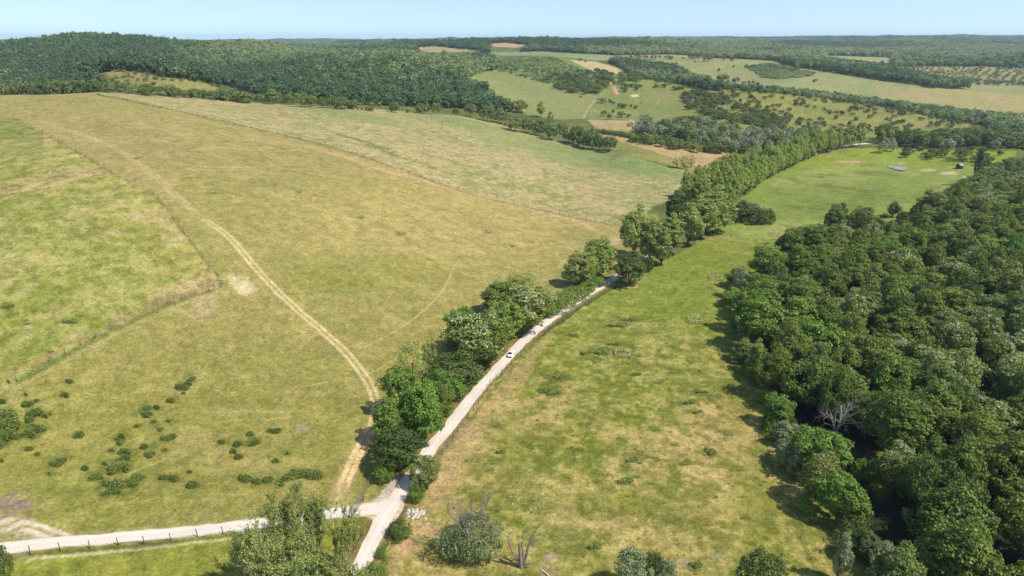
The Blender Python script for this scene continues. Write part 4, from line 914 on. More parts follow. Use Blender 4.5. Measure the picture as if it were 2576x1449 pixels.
# trees at the bottom edge
for k, a, b, c, w, l, v in [('willow', 1590, 1490, 1372, 96, "ragged grey-green willow shrub at the bottom edge, its left half sparse", 0), ('darkbush', 1640, 1470, 1395, 60, "darker leafy bush right behind the ragged willow shrub at the bottom edge", 1),
                            ('willow', 1672, 1500, 1400, 60, "small pale willow bush right of the ragged one at the bottom edge", 2),
                            ('olive', 1905, 1530, 1372, 128, "yellow-green round tree at the bottom edge of the meadow", 0), ('olive', 2238, 1545, 1372, 160, "broad olive tree at the bottom edge before the dark wood", 1),
                            ('greypop', 2108, 1466, 1326, 54, "slim silver-grey poplar with a dark oval shadow at its left", 0), ('ash', 2104, 1312, 1176, 122, "round light green tree standing out at the wood's lower edge", 1),
                            ('ash', 2050, 1195, 1062, 130, "wide green tree above the round one at the wood edge", 0), ('olive', 2050, 1262, 1130, 100, "drab olive tree between the two light green trees at the wood edge", 1),
                            ('greypop', 1962, 1120, 1052, 44, "upper one of two small silver-leaved trees at the meadow edge of the wood", 0), ('greypop', 1994, 1202, 1122, 36, "lower one of two small silver-leaved trees at the meadow edge of the wood", 0),
                            ('darkbush', 2140, 1342, 1284, 84, "low brownish thorn bush between the round tree and the silver poplar", 0), ('bush', 2180, 1200, 1160, 70, "pale green bushy growth at the edge of the dark gap", 1),
                            ('pine', 8, 1490, 1352, 70, "dark needled tree cut off at the bottom left corner", 0)]:
    if k == 'pine': k = 'dark'
    place(k, a, b, c, w, l, None, var=v)
place('darkbush', 1004, 1345, 1312, 62, "low dark thorny bush right of the lane below the stone slabs"); place('bush', 1012, 1350, 1328, 40, "small bright shrub against the low dark thorny bush")
place('bush', 938, 1440, 1415, 30, "little green bush on the fence line at the bottom of the lane"); place('bush', 960, 1400, 1378, 28, "little green bush on the fence line opposite the young poplars")
place('bush', 955, 1465, 1437, 50, "green brush at the bottom edge just right of the lane")
# standing dead trees and pale trunks
def bare_tree(px, py, pyt, label, seed, mat, wide=1.0, stems=1, depth=3, spread=.6, up=.25, lean=0.0, rad=.22, kids=(3, 5)):
    c, t = shoots_tree("b", 12, 3, seed, None, mat, 0, .3, stems=stems, depth=depth, spread=spread, up=up, rad=rad, kids=kids)
    o = put_meshes(None, t, px, py, pyt, label, None, 'dead_tree', wide=wide); o.rotation_euler[1] = lean; return o
bare_tree(1103, 935, 803, "brown leafless tree with fine twigs rising from the roadside row", 31, BARKB, .55, 2, 3, .4, .5, 0, .16, (4, 6))
bare_tree(1122, 905, 860, "small bare shrub at the foot of the brown leafless tree", 32, BARKB, 1.3, 4, 2, .6, .4)
bare_tree(2092, 1110, 975, "grey dead tree with an arching twiggy head at the wood edge", 33, BARKS, .95, 2, 4, .8, .0, .18, .3, (3, 4))
bare_tree(2056, 1060, 905, "tall white dead trunk beside the arching grey dead tree", 34, BARKP, .3, 1, 2, .4, .5, 0, .24, (2, 3))
bare_tree(2066, 880, 775, "forked white dead trunk in the upper part of the wood edge", 35, BARKP, .4, 2, 2, .4, .6, 0, .2, (2, 3))
bare_tree(2020, 870, 785, "single thin grey dead trunk left of the forked white one", 36, BARKS, .3, 1, 2, .3, .6, 0, .2, (2, 2))
bare_tree(1610, 660, 590, "pale forked bare trunk in front of the broad poplar", 37, BARKP, .6, 1, 3, .4, .6, 0, .22, (2, 3))
bare_tree(1055, 1100, 985, "white forked trunk standing bare in the lower roadside row", 38, BARKP, .35, 2, 2, .3, .7, 0, .2, (2, 2))
# ------------------------------------------------------------------ the wood on the right
WOODPX = [(1836, 760), (1850, 712), (1900, 678), (1960, 655), (2010, 622), (2060, 596), (2110, 588), (2185, 600), (2240, 620), (2300, 560), (2360, 520), (2430, 485), (2480, 470), (2560, 420), (2640, 370),
          (3400, 330), (3600, 1900), (2330, 1900), (2330, 1480), (2300, 1380), (2235, 1330), (2215, 1235), (2200, 1170), (2150, 1130), (2060, 1110), (1960, 1085), (1908, 1020), (1876, 935), (1848, 850)]
wr = np.random.default_rng(21)
gx, gy = np.meshgrid(np.arange(20, 520, 8.4), np.arange(60, 640, 8.4)); gx = gx + (np.arange(gx.shape[0])[:, None] % 2) * 4.2
X = (gx + wr.uniform(-2.6, 2.6, gx.shape)).ravel(); Y = (gy + wr.uniform(-2.6, 2.6, gy.shape)).ravel(); Z = height(X, Y)
PX, PY = project(X, Y, Z); dep = np.maximum(Y * CP - (Z - CAM_H) * SP, 20)
ok = inpoly(PX, PY, WOODPX) & (PX - 3.0 * FPX / dep < 2700) & (PX > 0)
Rm = np.hypot(X, Y); ok &= (Rm < 620)
for (tx, ty, th, tr) in ALLTREES: ok &= np.hypot(X - tx, Y - ty) > tr * .9 + 2.0
idx = np.nonzero(ok)[0]; idx = idx[np.argsort(Rm[idx])]
edge = lambda x, y: not bool(inpoly(np.array([x - 26]), np.array([y]), WOODPX)[0])
thin = []; kept = []
for i in idx:
    s = 1.0 if Rm[i] < 300 else .9
    if all((X[i] - X[j]) ** 2 + (Y[i] - Y[j]) ** 2 > (7.6 * s) ** 2 for j in kept[-400:]): kept.append(i)
WOOD_REST = []
EDG = resample(hit([1846, 1856, 1884, 1912, 1952, 1990, 2030, 2075, 2120, 2175], [740, 850, 940, 1030, 1110, 1230, 1290, 1350, 1390, 1440])[:, :2], 4.2)
eg = np.random.default_rng(8)
for i_, (ex, ey) in enumerate(EDG):
    ex += eg.uniform(.5, 5); ey += eg.uniform(-2, 2)
    if any(math.hypot(ex - a_, ey - b_) < r_ * .6 + 1 for a_, b_, h_, r_ in ALLTREES): continue
    kk = ['bush', 'darkbush', 'ash', 'willow', 'olive', 'dark'][eg.integers(6)]; big = 'bush' not in kk
    put_tree(kk, ex, ey, eg.uniform(5.5, 9.5) if big else eg.uniform(2.8, 4.6), eg.uniform(2.4, 3.8), f"{'small tree' if big else 'shrub'} of the fringe where the meadow meets the wood, {'upper' if i_ < len(EDG) / 3 else 'middle' if i_ < len(EDG) * 2 / 3 else 'lower'} stretch",
             f"fringe {'trees' if big else 'shrubs'} of the wood, {'upper' if i_ < len(EDG) / 3 else 'middle' if i_ < len(EDG) * 2 / 3 else 'lower'} stretch")
zone_n = fbm(X, Y, 60, 2, 33); zone_b = fbm(X, Y, 80, 2, 44)
KL = {'oak': "dark green broadleaf tree", 'blossom': "tree flecked with cream blossom", 'ash': "fresh green broadleaf tree", 'dark': "nearly black-green bushy tree", 'olive': "drab olive tree",
      'willow': "soft grey-green willow", 'poplar': "loose-crowned poplar", 'thin': "thin see-through tree"}
def where(px, py):
    v = "at the bottom" if py > 1150 else "in the lower part" if py > 950 else "in the middle" if py > 760 else "in the upper part" if py > 600 else "at the far end"
    return v
for n, i in enumerate(kept):
    e = edge(PX[i], PY[i]); q = wr.random()
    if e: kind = 'willow' if q < .16 else 'ash' if q < .38 else 'olive' if q < .55 else 'poplar' if q < .68 else 'dark' if q < .84 else 'oak'
    elif zone_b[i] > .25: kind = 'blossom' if q < .7 else 'oak'
    elif zone_n[i] > .3: kind = 'ash' if q < .6 else 'oak'
    elif zone_n[i] < -.45: kind = 'olive' if q < .35 else 'dark' if q < .6 else 'oak'
    else: kind = 'oak' if q < .66 else 'blossom' if q < .78 else 'dark' if q < .9 else 'ash'
    h = wr.uniform(8, 14.5) if e else wr.uniform(12.5, 21.5); r = wr.uniform(3.8, 6.0) if e else wr.uniform(4.8, 8.4)
    if kind == 'poplar': r *= .75
    if n < 300:
        wtxt = where(PX[i], PY[i]); et = "along the meadow edge" if e else "deep"
        sd = "" if e else ", meadow side" if PX[i] < 2130 + (1449 - PY[i]) * .05 else ", right side" if PX[i] > 2400 else ", midway across"
        sz = "tall" if h > (12 if e else 18) else "low" if h < (10.5 if e else 15) else "mid-height"
        put_tree(kind, X[i], Y[i], h, r, f"{sz} {KL[kind]} {et} {wtxt} of the wood{sd}", f"{sz} {KL[kind]}s {et} {wtxt} of the wood{sd}")
    else: WOOD_REST.append((X[i], Y[i], Z[i], h, r, kind))
# ------------------------------------------------------------------ woods nobody could count: points that carry trees
def scatter(name, pts, meshes, label, cat):
    """pts: rows x, y, z, sx, sz, rot, index; the trees are real meshes set on the points by a small node tree"""
    pts = np.asarray(pts, np.float32); me = bpy.data.meshes.new(name); me.vertices.add(len(pts)); me.vertices.foreach_set("co", pts[:, :3].ravel().copy())
    for nm, typ, dat in (("size", 'FLOAT_VECTOR', pts[:, [3, 3, 4]]), ("turn", 'FLOAT', pts[:, 5])):
        a = me.attributes.new(nm, typ, 'POINT'); a.data.foreach_set("vector" if typ == 'FLOAT_VECTOR' else "value", np.ascontiguousarray(dat).ravel())
    a = me.attributes.new("which", 'INT', 'POINT'); a.data.foreach_set("value", pts[:, 6].astype(np.int32))
    o = link(name, me); coll = bpy.data.collections.new(name + "_kinds")
    for i, mm in enumerate(meshes):
        ob = bpy.data.objects.new(f"{name}_kind_{i:02d}", mm); coll.objects.link(ob)
    ng = bpy.data.node_groups.new(name + "_nodes", 'GeometryNodeTree')
    ng.interface.new_socket("Geometry", in_out='INPUT', socket_type='NodeSocketGeometry'); ng.interface.new_socket("Geometry", in_out='OUTPUT', socket_type='NodeSocketGeometry')
    N = ng.nodes.new; gi, go = N("NodeGroupInput"), N("NodeGroupOutput"); ip = N("GeometryNodeInstanceOnPoints"); ci = N("GeometryNodeCollectionInfo")
    ci.inputs[0].default_value = coll; ci.inputs[1].default_value = True; ci.inputs[2].default_value = True
    def attr(nm, t):
        n = N("GeometryNodeInputNamedAttribute"); n.data_type = t; n.inputs[0].default_value = nm; return n.outputs[0]
    L = ng.links.new; L(gi.outputs[0], ip.inputs['Points']); L(ci.outputs[0], ip.inputs['Instance']); ip.inputs['Pick Instance'].default_value = True
    L(attr("which", 'INT'), ip.inputs['Instance Index']); L(attr("size", 'FLOAT_VECTOR'), ip.inputs['Scale'])
    cx = N("ShaderNodeCombineXYZ"); L(attr("turn", 'FLOAT'), cx.inputs[2]); L(cx.outputs[0], ip.inputs['Rotation']); L(ip.outputs[0], go.inputs[0])
    md = o.modifiers.new("trees", 'NODES'); md.node_group = ng; tag(o, label, cat, kind='stuff'); return o
def joined(kind, var):
    c, t, h, r = tm(kind, var); return c, h, r
wood_kinds = ['oak', 'blossom', 'ash', 'dark', 'olive', 'willow', 'poplar']
WM = [tm(k, v) for k in wood_kinds for v in range(2)]
rows = []
for (x, y, z, h, r, k) in WOOD_REST:
    i = wood_kinds.index(k) * 2 + prng.randrange(2); rows.append((x, y, z - .1, r / WM[i][3], h / WM[i][2], prng.uniform(0, 6.28), i))
if rows: scatter("woodland", rows, [w[0] for w in WM], "unbroken canopy of the rest of the wood on the right", "woodland")
# wooded hills
FARLM = []
def far_variant(v, a, b):
    c, t, h, r = tm('far', v); c2 = c.copy(); c2.materials.clear(); m = leaf_mat(f"far_leaves_{v}_{a[0]:.3f}", a, b, .2, .3); c2.materials.append(m); c2.materials.append(m); return c2
HM = [far_variant(v, a, b) for a, b in (((.115, .190, .058), (.170, .230, .074)), ((.220, .280, .098), (.320, .350, .160)), ((.075, .132, .050), (.115, .168, .064))) for v in (0, 1, 2, 3)]
def wood_area(name, polys, r0, r1, sp, label, seed, hh=(12, 17), tone=0.0, stripe=None):
    g = np.random.default_rng(seed); rows = []
    # rings of points, spacing grows slowly with distance
    r = r0
    while r < r1:
        s = sp * max(1.0, r / 1700.0) ** .8; nth = int(2 * R(40) * r / s); th = np.linspace(-R(40), R(40), nth) + g.uniform(-.3, .3, nth) * s / r; rr = r + g.uniform(-.35, .35, nth) * s
        x, y = rr * np.sin(th), rr * np.cos(th); z = height(x, y); px, py = project(x, y, z + 9)
        inside = np.zeros(nth, bool)
        for pl in polys: inside |= inpoly(px, py, pl)
        for pl in HOLES: inside &= ~inpoly(px, py, pl)
        x, y, z = x[inside], y[inside], z[inside]; n = len(x)
        if n:
            k = s / 9.0; hgt = g.uniform(hh[0], hh[1], n); nz = fbm(x, y, 260 + r * .08, 3, 61) * 1.3 + g.normal(scale=.4, size=n) + tone
            ci = np.where(nz > .2, 1, np.where(nz < -.4, 2, 0)); v = ci * 4 + g.integers(0, 4, n); hgt = hgt * np.exp(g.normal(scale=.12, size=n))
            rows.append(np.stack([x, y, z - 1.5, g.uniform(.75, 1.35, n) * k, hgt / 15, g.uniform(0, 6.28, n), v], 1))
        r += s * .87
    return scatter(name, np.vstack(rows), HM, label, "woodland")
W1 = [(-200, 40), (820, 40), (1060, 90), (1046, 118), (1068, 133), (1160, 131), (1240, 143), (1258, 158), (1200, 172), (1165, 190), (1225, 222), (1250, 245), (1290, 262), (1230, 270), (1160, 254), (1080, 250), (950, 244), (850, 240), (740, 232), (640, 222), (575, 200),
      (500, 188), (410, 170), (340, 157), (250, 157), (236, 190), (262, 214), (150, 222), (-200, 232)]
W2 = [(600, 60), (2700, 60), (2700, 165), (2450, 158), (2245, 157), (2235, 142), (2090, 136), (2050, 147), (1960, 146), (1880, 143), (1770, 133), (1690, 128), (1540, 129), (1370, 121), (1240, 124), (1180, 124), (1150, 121), (1045, 122), (1000, 128), (560, 125)]
HOLES = [[(1040, 113), (1100, 110), (1215, 120), (1200, 138), (1060, 141)], [(1230, 104), (1275, 100), (1338, 108), (1304, 127), (1234, 126)], [(2040, 150), (2082, 132), (2245, 137), (2250, 165), (2120, 164)]]
wood_area("hillside_forest", [W1], 760, 2050, 8.2, "dense mixed forest covering the hills on the left", 71)
wood_area("distant_forest", [W2], 1750, 9000, 9.5, "bluish forest covering the far ridges up to the horizon", 72)
W3 = [(1255, 150), (1310, 144), (1390, 141), (1450, 165), (1462, 182), (1440, 196), (1395, 204), (1370, 204), (1245, 172)]
# ------------------------------------------------------------------ hedgerow trees at the far edge of the strip field (pixels of two close-ups)
HR = []
for x, y, w, h in [(785, 655, 60, 40), (870, 660, 72, 62), (935, 665, 52, 48), (1060, 685, 104, 84), (1165, 680, 84, 68), (1255, 698, 92, 92), (1400, 712, 84, 92), (1467, 702, 52, 66), (1540, 716, 60, 72), (1600, 720, 84, 96),
                   (1745, 735, 150, 92), (1870, 738, 76, 72), (1960, 745, 116, 104), (2075, 752, 86, 92), (2165, 765, 104, 108), (2235, 768, 80, 88), (2310, 772, 66, 76), (2370, 775, 62, 70), (2445, 778, 86, 86), (2530, 782, 64, 64)]:
    HR.append((x * .3511, y * .3511, w * .3511, h * .3511))
for x, y, w, h in [(60, 782, 96, 84), (140, 778, 74, 66), (182, 792, 22, 24), (210, 792, 22, 22), (262, 794, 66, 34), (445, 806, 84, 80), (540, 808, 32, 30), (640, 812, 96, 84), (740, 820, 74, 80), (885, 826, 52, 52), (985, 838, 96, 98),
                   (1110, 872, 110, 112), (1200, 884, 96, 106), (1230, 806, 104, 112), (1180, 790, 80, 90), (1340, 808, 96, 88), (1300, 938, 120, 100), (1400, 956, 96, 110), (1490, 975, 104, 130), (1560, 1003, 100, 112), (1640, 960, 76, 84), (1690, 1025, 104, 92),
                   (1750, 1045, 96, 170), (1795, 1062, 96, 90), (1860, 1072, 90, 180), (1905, 1075, 74, 110), (1985, 1083, 116, 110)]:
    HR.append((837.2 + x * .3511, y * .3511, w * .3511, h * .3511))
for i, (x, y, w, h) in enumerate(HR):
    sec = "left of the bare hillock's foot" if x < 360 else "below the wooded hill" if x < 840 else "where the two fields meet the valley" if x < 1180 else "down the valley hedge"
    sz = "small" if h < 18 else "large" if h > 32 else "middling"
    place('hedge', x, y, y - h, w * 1.08, f"{sz} dark green hedgerow tree {sec}", f"hedgerow trees {sec}, {sz}")
place('midpop', 837.2 + 1490 * .3511, 838 * .3511, 708 * .3511, 24, "tall ragged poplar standing free in the valley meadow below the hedge")
place('midpop', 837.2 + 1558 * .3511, 872 * .3511, 785 * .3511, 15, "slender poplar just right of the ragged free-standing one")
bare_tree(837 + 825 * .3511, 822 * .3511, 770 * .3511, "small leafless tree in the hedge at the far field edge", 41, BARKG, 1.0, 2, 2, .6, .4)
bare_tree(837 + 580 * .3511, 808 * .3511, 778 * .3511, "brownish bare shrub in the hedge at the far field edge", 42, BARKB, 1.4, 4, 2, .6, .4)
for a, b, c in [(1704, 423, 392), (1720, 425, 388), (1738, 422, 387)]: place('thin', a, b, c, 26, "spindly tree in the trio beside the short track by the avenue", "trio of spindly trees")
# belt of dark trees behind the crest on the left
gb = np.random.default_rng(3)
for i, px in enumerate(np.linspace(-30, 262, 32)):
    Yd = 640 + gb.uniform(-8, 10); X_ = (px - 1288) / FPX * Yd / 1.035; t = project(X_, Yd, 0)
    z = float(height(X_, Yd)); top = CAM_H + (ray(px, np.interp(px, [-30, 150, 292], [206, 196, 200]) + gb.uniform(-3, 4))[2]) * Yd / ray(px, 200)[1]
    put_tree('middark', X_, Yd, max(9, top - z), 5.2, f"dark tree in the {'left' if i < 11 else 'middle' if i < 22 else 'right'} third of the even belt behind the pasture crest", f"belt of dark trees behind the crest, {'left' if i < 11 else 'middle' if i < 22 else 'right'} third")
# ------------------------------------------------------------------ willow wood in the valley, grey crowns; greener front row
wg = np.random.default_rng(9)
def fill(poly, kinds, sp, hr, rr, label, group, r0, r1, n_max=300, dz=0.0, jit=.35, name=None, dens=None, seed=0):
    g = np.random.default_rng(seed + 100); P = hit([p[0] for p in poly], [p[1] for p in poly]); out = []
    xs = np.arange(P[:, 0].min() - 60, P[:, 0].max() + 60, sp); ys = np.arange(P[:, 1].min() - 160, P[:, 1].max() + 160, sp)
    X, Y = np.meshgrid(xs, ys); X = (X + (np.arange(len(ys))[:, None] % 2) * sp / 2 + g.uniform(-jit, jit, X.shape) * sp).ravel(); Y = (Y + g.uniform(-jit, jit, (len(ys), len(xs))) * sp).ravel()
    Z = height(X, Y); px, py = project(X, Y, Z + dz); rr_ = np.hypot(X, Y); ok = inpoly(px, py, poly) & (rr_ > r0) & (rr_ < r1)
    if dens is not None: ok &= g.random(len(X)) < dens(px, py, X, Y)
    ii = np.nonzero(ok)[0]
    if len(ii) > n_max: ii = g.choice(ii, n_max, replace=False)
    for i in ii:
        k = kinds[g.integers(len(kinds))]; s = g.uniform(.85, 1.15)
        h_ = g.uniform(*hr); t_ = (h_ - hr[0]) / (hr[1] - hr[0]); sz = "tallish " if t_ > .67 else "lower " if t_ < .33 else "middle-height "
        lb = label(k, px[i], py[i]) if callable(label) else label; gp = group(k, px[i], py[i]) if callable(group) else group
        if len(lb.split()) <= 14: lb = sz + lb; gp = sz + gp
        out.append(put_tree(k, X[i], Y[i], h_, g.uniform(*rr) * s, lb, gp, z=float(Z[i])))
    return out
nm = {'midgrey': "silvery grey willow", 'hedge': "green broadleaf tree", 'middark': "dark broadleaf tree", 'midpop': "loose light green poplar", 'orchard': "small round fruit tree", 'bush': "bush", 'darkbush': "dark bush"}
third = lambda px, a, b: "left part" if px < a + (b - a) / 3 else "middle" if px < a + 2 * (b - a) / 3 else "right part"
fill([(1628, 345), (1600, 336), (1580, 330), (1660, 332), (1800, 345), (2060, 352), (2085, 372), (1850, 388), (1760, 372)], ['midgrey', 'midgrey', 'midgrey', 'middark', 'hedge'], 8.6, (10, 17), (4.2, 6.4),
     lambda k, x, y: f"{nm[k]} in the {third(x, 1600, 2080)} of the valley willow wood", lambda k, x, y: f"{nm[k]}s, {third(x, 1600, 2080)} of the valley willow wood", 480, 760, seed=1)
fill([(1570, 352), (1640, 352), (1720, 368), (1830, 384), (1820, 392), (1700, 378), (1600, 360)], ['hedge', 'midpop', 'hedge'], 8.0, (7, 10), (3.6, 4.8),
     lambda k, x, y: f"{nm[k]} in the front row of the willow wood above the tan field", lambda k, x, y: f"{nm[k]}s in the front row of the willow wood", 480, 760, seed=2)
fill([(1495, 330), (1560, 336), (1640, 352), (1640, 358), (1560, 343), (1495, 335)], ['darkbush', 'bush'], 4.5, (2.6, 3.8), (2.6, 3.4), "low hedge bush between the two tan fields", "hedge between the tan fields", 480, 800, 40, seed=3)
# trees round the far end of the avenue
fill([(2195, 362), (2200, 345), (2275, 345), (2275, 368)], ['midpop', 'hedge'], 9, (13, 18), (3.6, 4.6), lambda k, x, y: f"{nm[k]} left of the dark clump beyond the far meadow", lambda k, x, y: f"{nm[k]}s left of the dark clump", 500, 800, seed=4)
fill([(2262, 372), (2270, 355), (2350, 352), (2600, 345), (2760, 345), (2760, 385), (2600, 380), (2500, 372), (2350, 374)], ['middark', 'hedge', 'middark'], 9.5, (10, 15), (4.6, 6.4),
     lambda k, x, y: f"{nm[k]} in the {third(x, 2260, 2600)} of the tree mass behind the far meadow", lambda k, x, y: f"{nm[k]}s, {third(x, 2260, 2600)} of the mass behind the far meadow", 500, 860, 130, seed=5)
for a, b, c, w, l in [(2220, 385, 347, 26, "left one of two round silvery trees on the yellow-green meadow"), (2245, 381, 352, 24, "right one of two round silvery trees on the yellow-green meadow"),
                      (2382, 379, 345, 36, "broad silvery willow before the dark tree mass"), (2503, 374, 346, 30, "silvery willow at the right end of the dark tree mass")]:
    place('midgrey', a, b, c, w, l)
place('column', 2450, 468, 356, 21, "tall dark columnar poplar standing over the meadow corner")
for a, b, c, w, l in [(2246, 546, 505, 36, "left one of two round dark trees standing off the wood"), (2272, 560, 528, 40, "right one of two round dark trees standing off the wood"), (2225, 548, 536, 16, "tiny bush left of the two round dark trees")]:
    place('dark', a, b, c, w, l)
fill([(2255, 395), (2290, 378), (2420, 375), (2530, 378), (2520, 400), (2440, 412), (2380, 408)], ['orchard'], 10.5, (3.8, 6.0), (3.0, 4.4), "small round fruit tree in the grove behind the grey pond", "fruit trees behind the grey pond", 400, 760, 60, seed=6,
     dens=lambda px, py, x, y: np.where(py < 385, .25, .75))
fill([(2450, 395), (2580, 385), (2600, 420), (2480, 440)], ['orchard', 'hedge'], 11, (4, 7), (3.2, 4.6), "scattered small tree right of the columnar poplar", "small trees right of the columnar poplar", 400, 700, 30, seed=7)
# the orchard slope
def dens_orch(px, py, x, y):
    d = np.full(px.shape, .30); d = np.where(px < 1990, .42, d); d = np.where((py < 262) & (px > 2050), .34, d); d = np.where((py > 300) & (px > 2250), .16, d)
    return d + .22 * fbm(x, y, 60, 2, 91)
fill([(1700, 228), (1830, 222), (2000, 238), (2260, 272), (2460, 314), (2380, 322), (2300, 330), (2200, 345), (2000, 335), (1850, 312), (1740, 290)], ['orchard'], 10.0, (3.6, 6.0), (2.3, 3.9),
     lambda k, x, y: f"small dark fruit tree dotting the {third(x, 1700, 2460)} of the orchard slope", lambda k, x, y: f"fruit trees, {third(x, 1700, 2460)} of the orchard slope", 640, 1200, 270, dens=dens_orch, seed=8)
NAME_NOW = 'thorn_tree'
fill([(1712, 240), (1780, 235), (1880, 262), (1960, 300), (1980, 330), (1870, 318), (1790, 298), (1730, 275)], ['hedge', 'orchard'], 8.8, (4.5, 7.5), (3.5, 5.0), lambda k, x, y: f"thicket tree in the dense {'upper' if y < 280 else 'lower'} scrub left of the orchard slope",
     lambda k, x, y: f"thicket trees, {'upper' if y < 280 else 'lower'} scrub", 640, 1150, 140, dens=lambda px, py, x, y: .62 + .3 * fbm(x, y, 50, 2, 5), seed=9)
fill([(1372, 205), (1400, 190), (1500, 178), (1535, 190), (1545, 215), (1520, 232), (1440, 240), (1400, 225)], ['hedge', 'orchard'], 13, (5, 8.5), (4.6, 6.6), "dark thorn tree in the thicket left of the rust-coloured track", "thorn trees left of the rust-coloured track", 800, 1400, 88,
     dens=lambda px, py, x, y: .7 + .3 * fbm(x, y, 50, 2, 6), seed=10)
fill([(1552, 188), (1600, 190), (1660, 198), (1760, 214), (1800, 226), (1740, 233), (1690, 226), (1640, 222), (1600, 232), (1572, 234), (1556, 210)], ['orchard', 'hedge'], 12, (5, 8), (3.8, 5.6), "dark thorn tree between the rust-coloured track and the gully wood", "thorn trees right of the rust-coloured track", 800, 1400, 80,
     dens=lambda px, py, x, y: .55 + 0 * px, seed=11)
NAME_NOW = None
for (x, y, w, h) in [(1930, 740, 50, 40), (1985, 735, 25, 25), (2005, 745, 24, 20), (2015, 750, 20, 20), (2065, 775, 50, 35), (2092, 775, 35, 30), (2135, 768, 22, 22), (2170, 780, 24, 24), (2210, 740, 10, 10), (1942, 832, 46, 40), (1978, 860, 36, 46),
                     (2008, 805, 26, 22), (2065, 840, 52, 42), (2120, 842, 28, 26), (1775, 700, 20, 16)]:
    place('orchard', 837.2 + x * .3511, y * .3511, (y - h) * .3511, w * .3511, "lone fruit tree on the green shelf below the bare quarry spot", "fruit trees on the green shelf")
place('midgrey', 837.2 + 2238 * .3511, 884 * .3511, 808 * .3511, 34, "pale domed willow at the upper left corner of the willow wood")
# single trees on the far hill
for (x, y, w, h) in [(185, 428, 48, 34), (230, 428, 24, 30), (292, 440, 60, 50), (330, 430, 36, 38), (417, 432, 34, 26), (475, 440, 30, 28), (382, 510, 24, 22), (487, 484, 20, 20), (575, 488, 22, 26), (410, 580, 90, 52), (490, 592, 30, 32), (516, 582, 22, 28),
                     (935, 508, 40, 56), (1105, 518, 22, 22), (1140, 516, 34, 28), (1070, 590, 26, 24), (592, 600, 24, 24), (626, 604, 26, 26), (660, 614, 26, 26), (768, 634, 24, 22), (1548, 460, 36, 26), (1905, 470, 36, 28), (20, 426, 50, 28), (125, 424, 24, 16),
                     (-250, 420, 26, 26), (-200, 424, 46, 36), (-145, 424, 34, 30), (-85, 426, 56, 32), (-40, 420, 26, 24), (-610, 440, 32, 22), (-572, 448, 20, 16), (-20, 455, 20, 14), (210, 446, 14, 12)]:
    place('orchard' if h < 40 else 'hedge', 1674.4 + x * .3511, y * .3511, (y - h) * .3511, w * .3511, "dark round tree dotted on the pale far hillside", "round trees dotted on the far hillside")
NAME_NOW = None
# ------------------------------------------------------------------ woods and scrub of the middle distance, beyond counting
def small_wood(name, polys, r0, r1, sp, label, seed, hh, kscale=1.0, tone=0.0, dz=5.0, dens=1.0):
    g = np.random.default_rng(seed); rows = []; r = r0
    while r < r1:
        nth = int(2 * R(40) * r / sp); th = np.linspace(-R(40), R(40), nth) + g.uniform(-.35, .35, nth) * sp / r; rr = r + g.uniform(-.4, .4, nth) * sp
        x, y = rr * np.sin(th), rr * np.cos(th); z = height(x, y); px, py = project(x, y, z + dz); ins = np.zeros(nth, bool)
        for pl in polys: ins |= inpoly(px, py, pl)
        ins &= g.random(nth) < dens + .3 * fbm(x, y, 45, 2, seed) * (dens < 1)
        x, y, z = x[ins], y[ins], z[ins]; n = len(x)
        if n:
            nz = fbm(x, y, 120, 3, 61 + seed) + g.normal(scale=.5, size=n) + tone; ci = np.where(nz > .25, 1, np.where(nz < -.45, 2, 0))
            rows.append(np.stack([x, y, z - .8 * kscale, g.uniform(.8, 1.2, n) * kscale, g.uniform(*hh, n) / 15, g.uniform(0, 6.28, n), ci * 4 + g.integers(0, 4, n)], 1))
        r += sp * .9
    return scatter(name, np.vstack(rows), HM, label, "woodland")
GULLY = [(1525, 146), (1560, 144), (1640, 154), (1700, 162), (1745, 185), (1800, 203), (1830, 215), (1780, 213), (1700, 195), (1620, 186), (1575, 172), (1560, 160)]
small_wood("gully_wood", [GULLY], 950, 1750, 9.0, "dark wood filling the gully between the far fields", 81, (10, 15), .95, -.1, 8)
GHEDGE = [(1780, 205), (1900, 218), (2060, 232), (2260, 258), (2400, 275), (2576, 300), (2800, 330), (2800, 350), (2576, 330), (2500, 318), (2380, 296), (2240, 266), (2050, 240), (1900, 226), (1800, 216)]
small_wood("gully_hedge", [GHEDGE], 850, 1400, 6.5, "long hedge line in the gully above the orchard slope", 82, (5, 10), .62, 0, 3)
small_wood("corner_wood", [[(2470, 285), (2560, 276), (2800, 290), (2800, 345), (2600, 335), (2500, 322)]], 820, 1150, 8.5, "dark wood at the right end of the orchard slope", 83, (10, 14), .95, -.2, 8)
small_wood("plantation", [[(1958, 144), (2000, 140), (2110, 150), (2230, 166), (2330, 186), (2335, 205), (2200, 188), (2060, 166), (1970, 153)], [(2320, 190), (2420, 202), (2440, 212), (2330, 208)]], 1350, 2300, 7.5,
           "even dark plantation running along the far hilltop field", 84, (13, 17), .85, -.3, 9)
small_wood("bright_scrub", [[(1878, 166), (1930, 158), (2000, 172), (2055, 182), (2030, 192), (1960, 197), (1915, 192)]], 1100, 1700, 7.5, "bright green scrub patch on the far hillside", 85, (3, 5), .62, .9, 2)
small_wood("scrub_hill", [W3], 1050, 1750, 8.0, "bushy green hill rising behind the valley meadow", 86, (2.5, 5), .62, .9, 3, .6)
small_wood("hillock_scrub", [[(245, 166), (330, 166), (450, 188), (560, 215), (620, 225), (560, 238), (300, 228), (250, 200)]], 600, 950, 8.0, "low bushes spotting the bare hillock", 87, (2.5, 4.5), .4, .2, 1, .16)
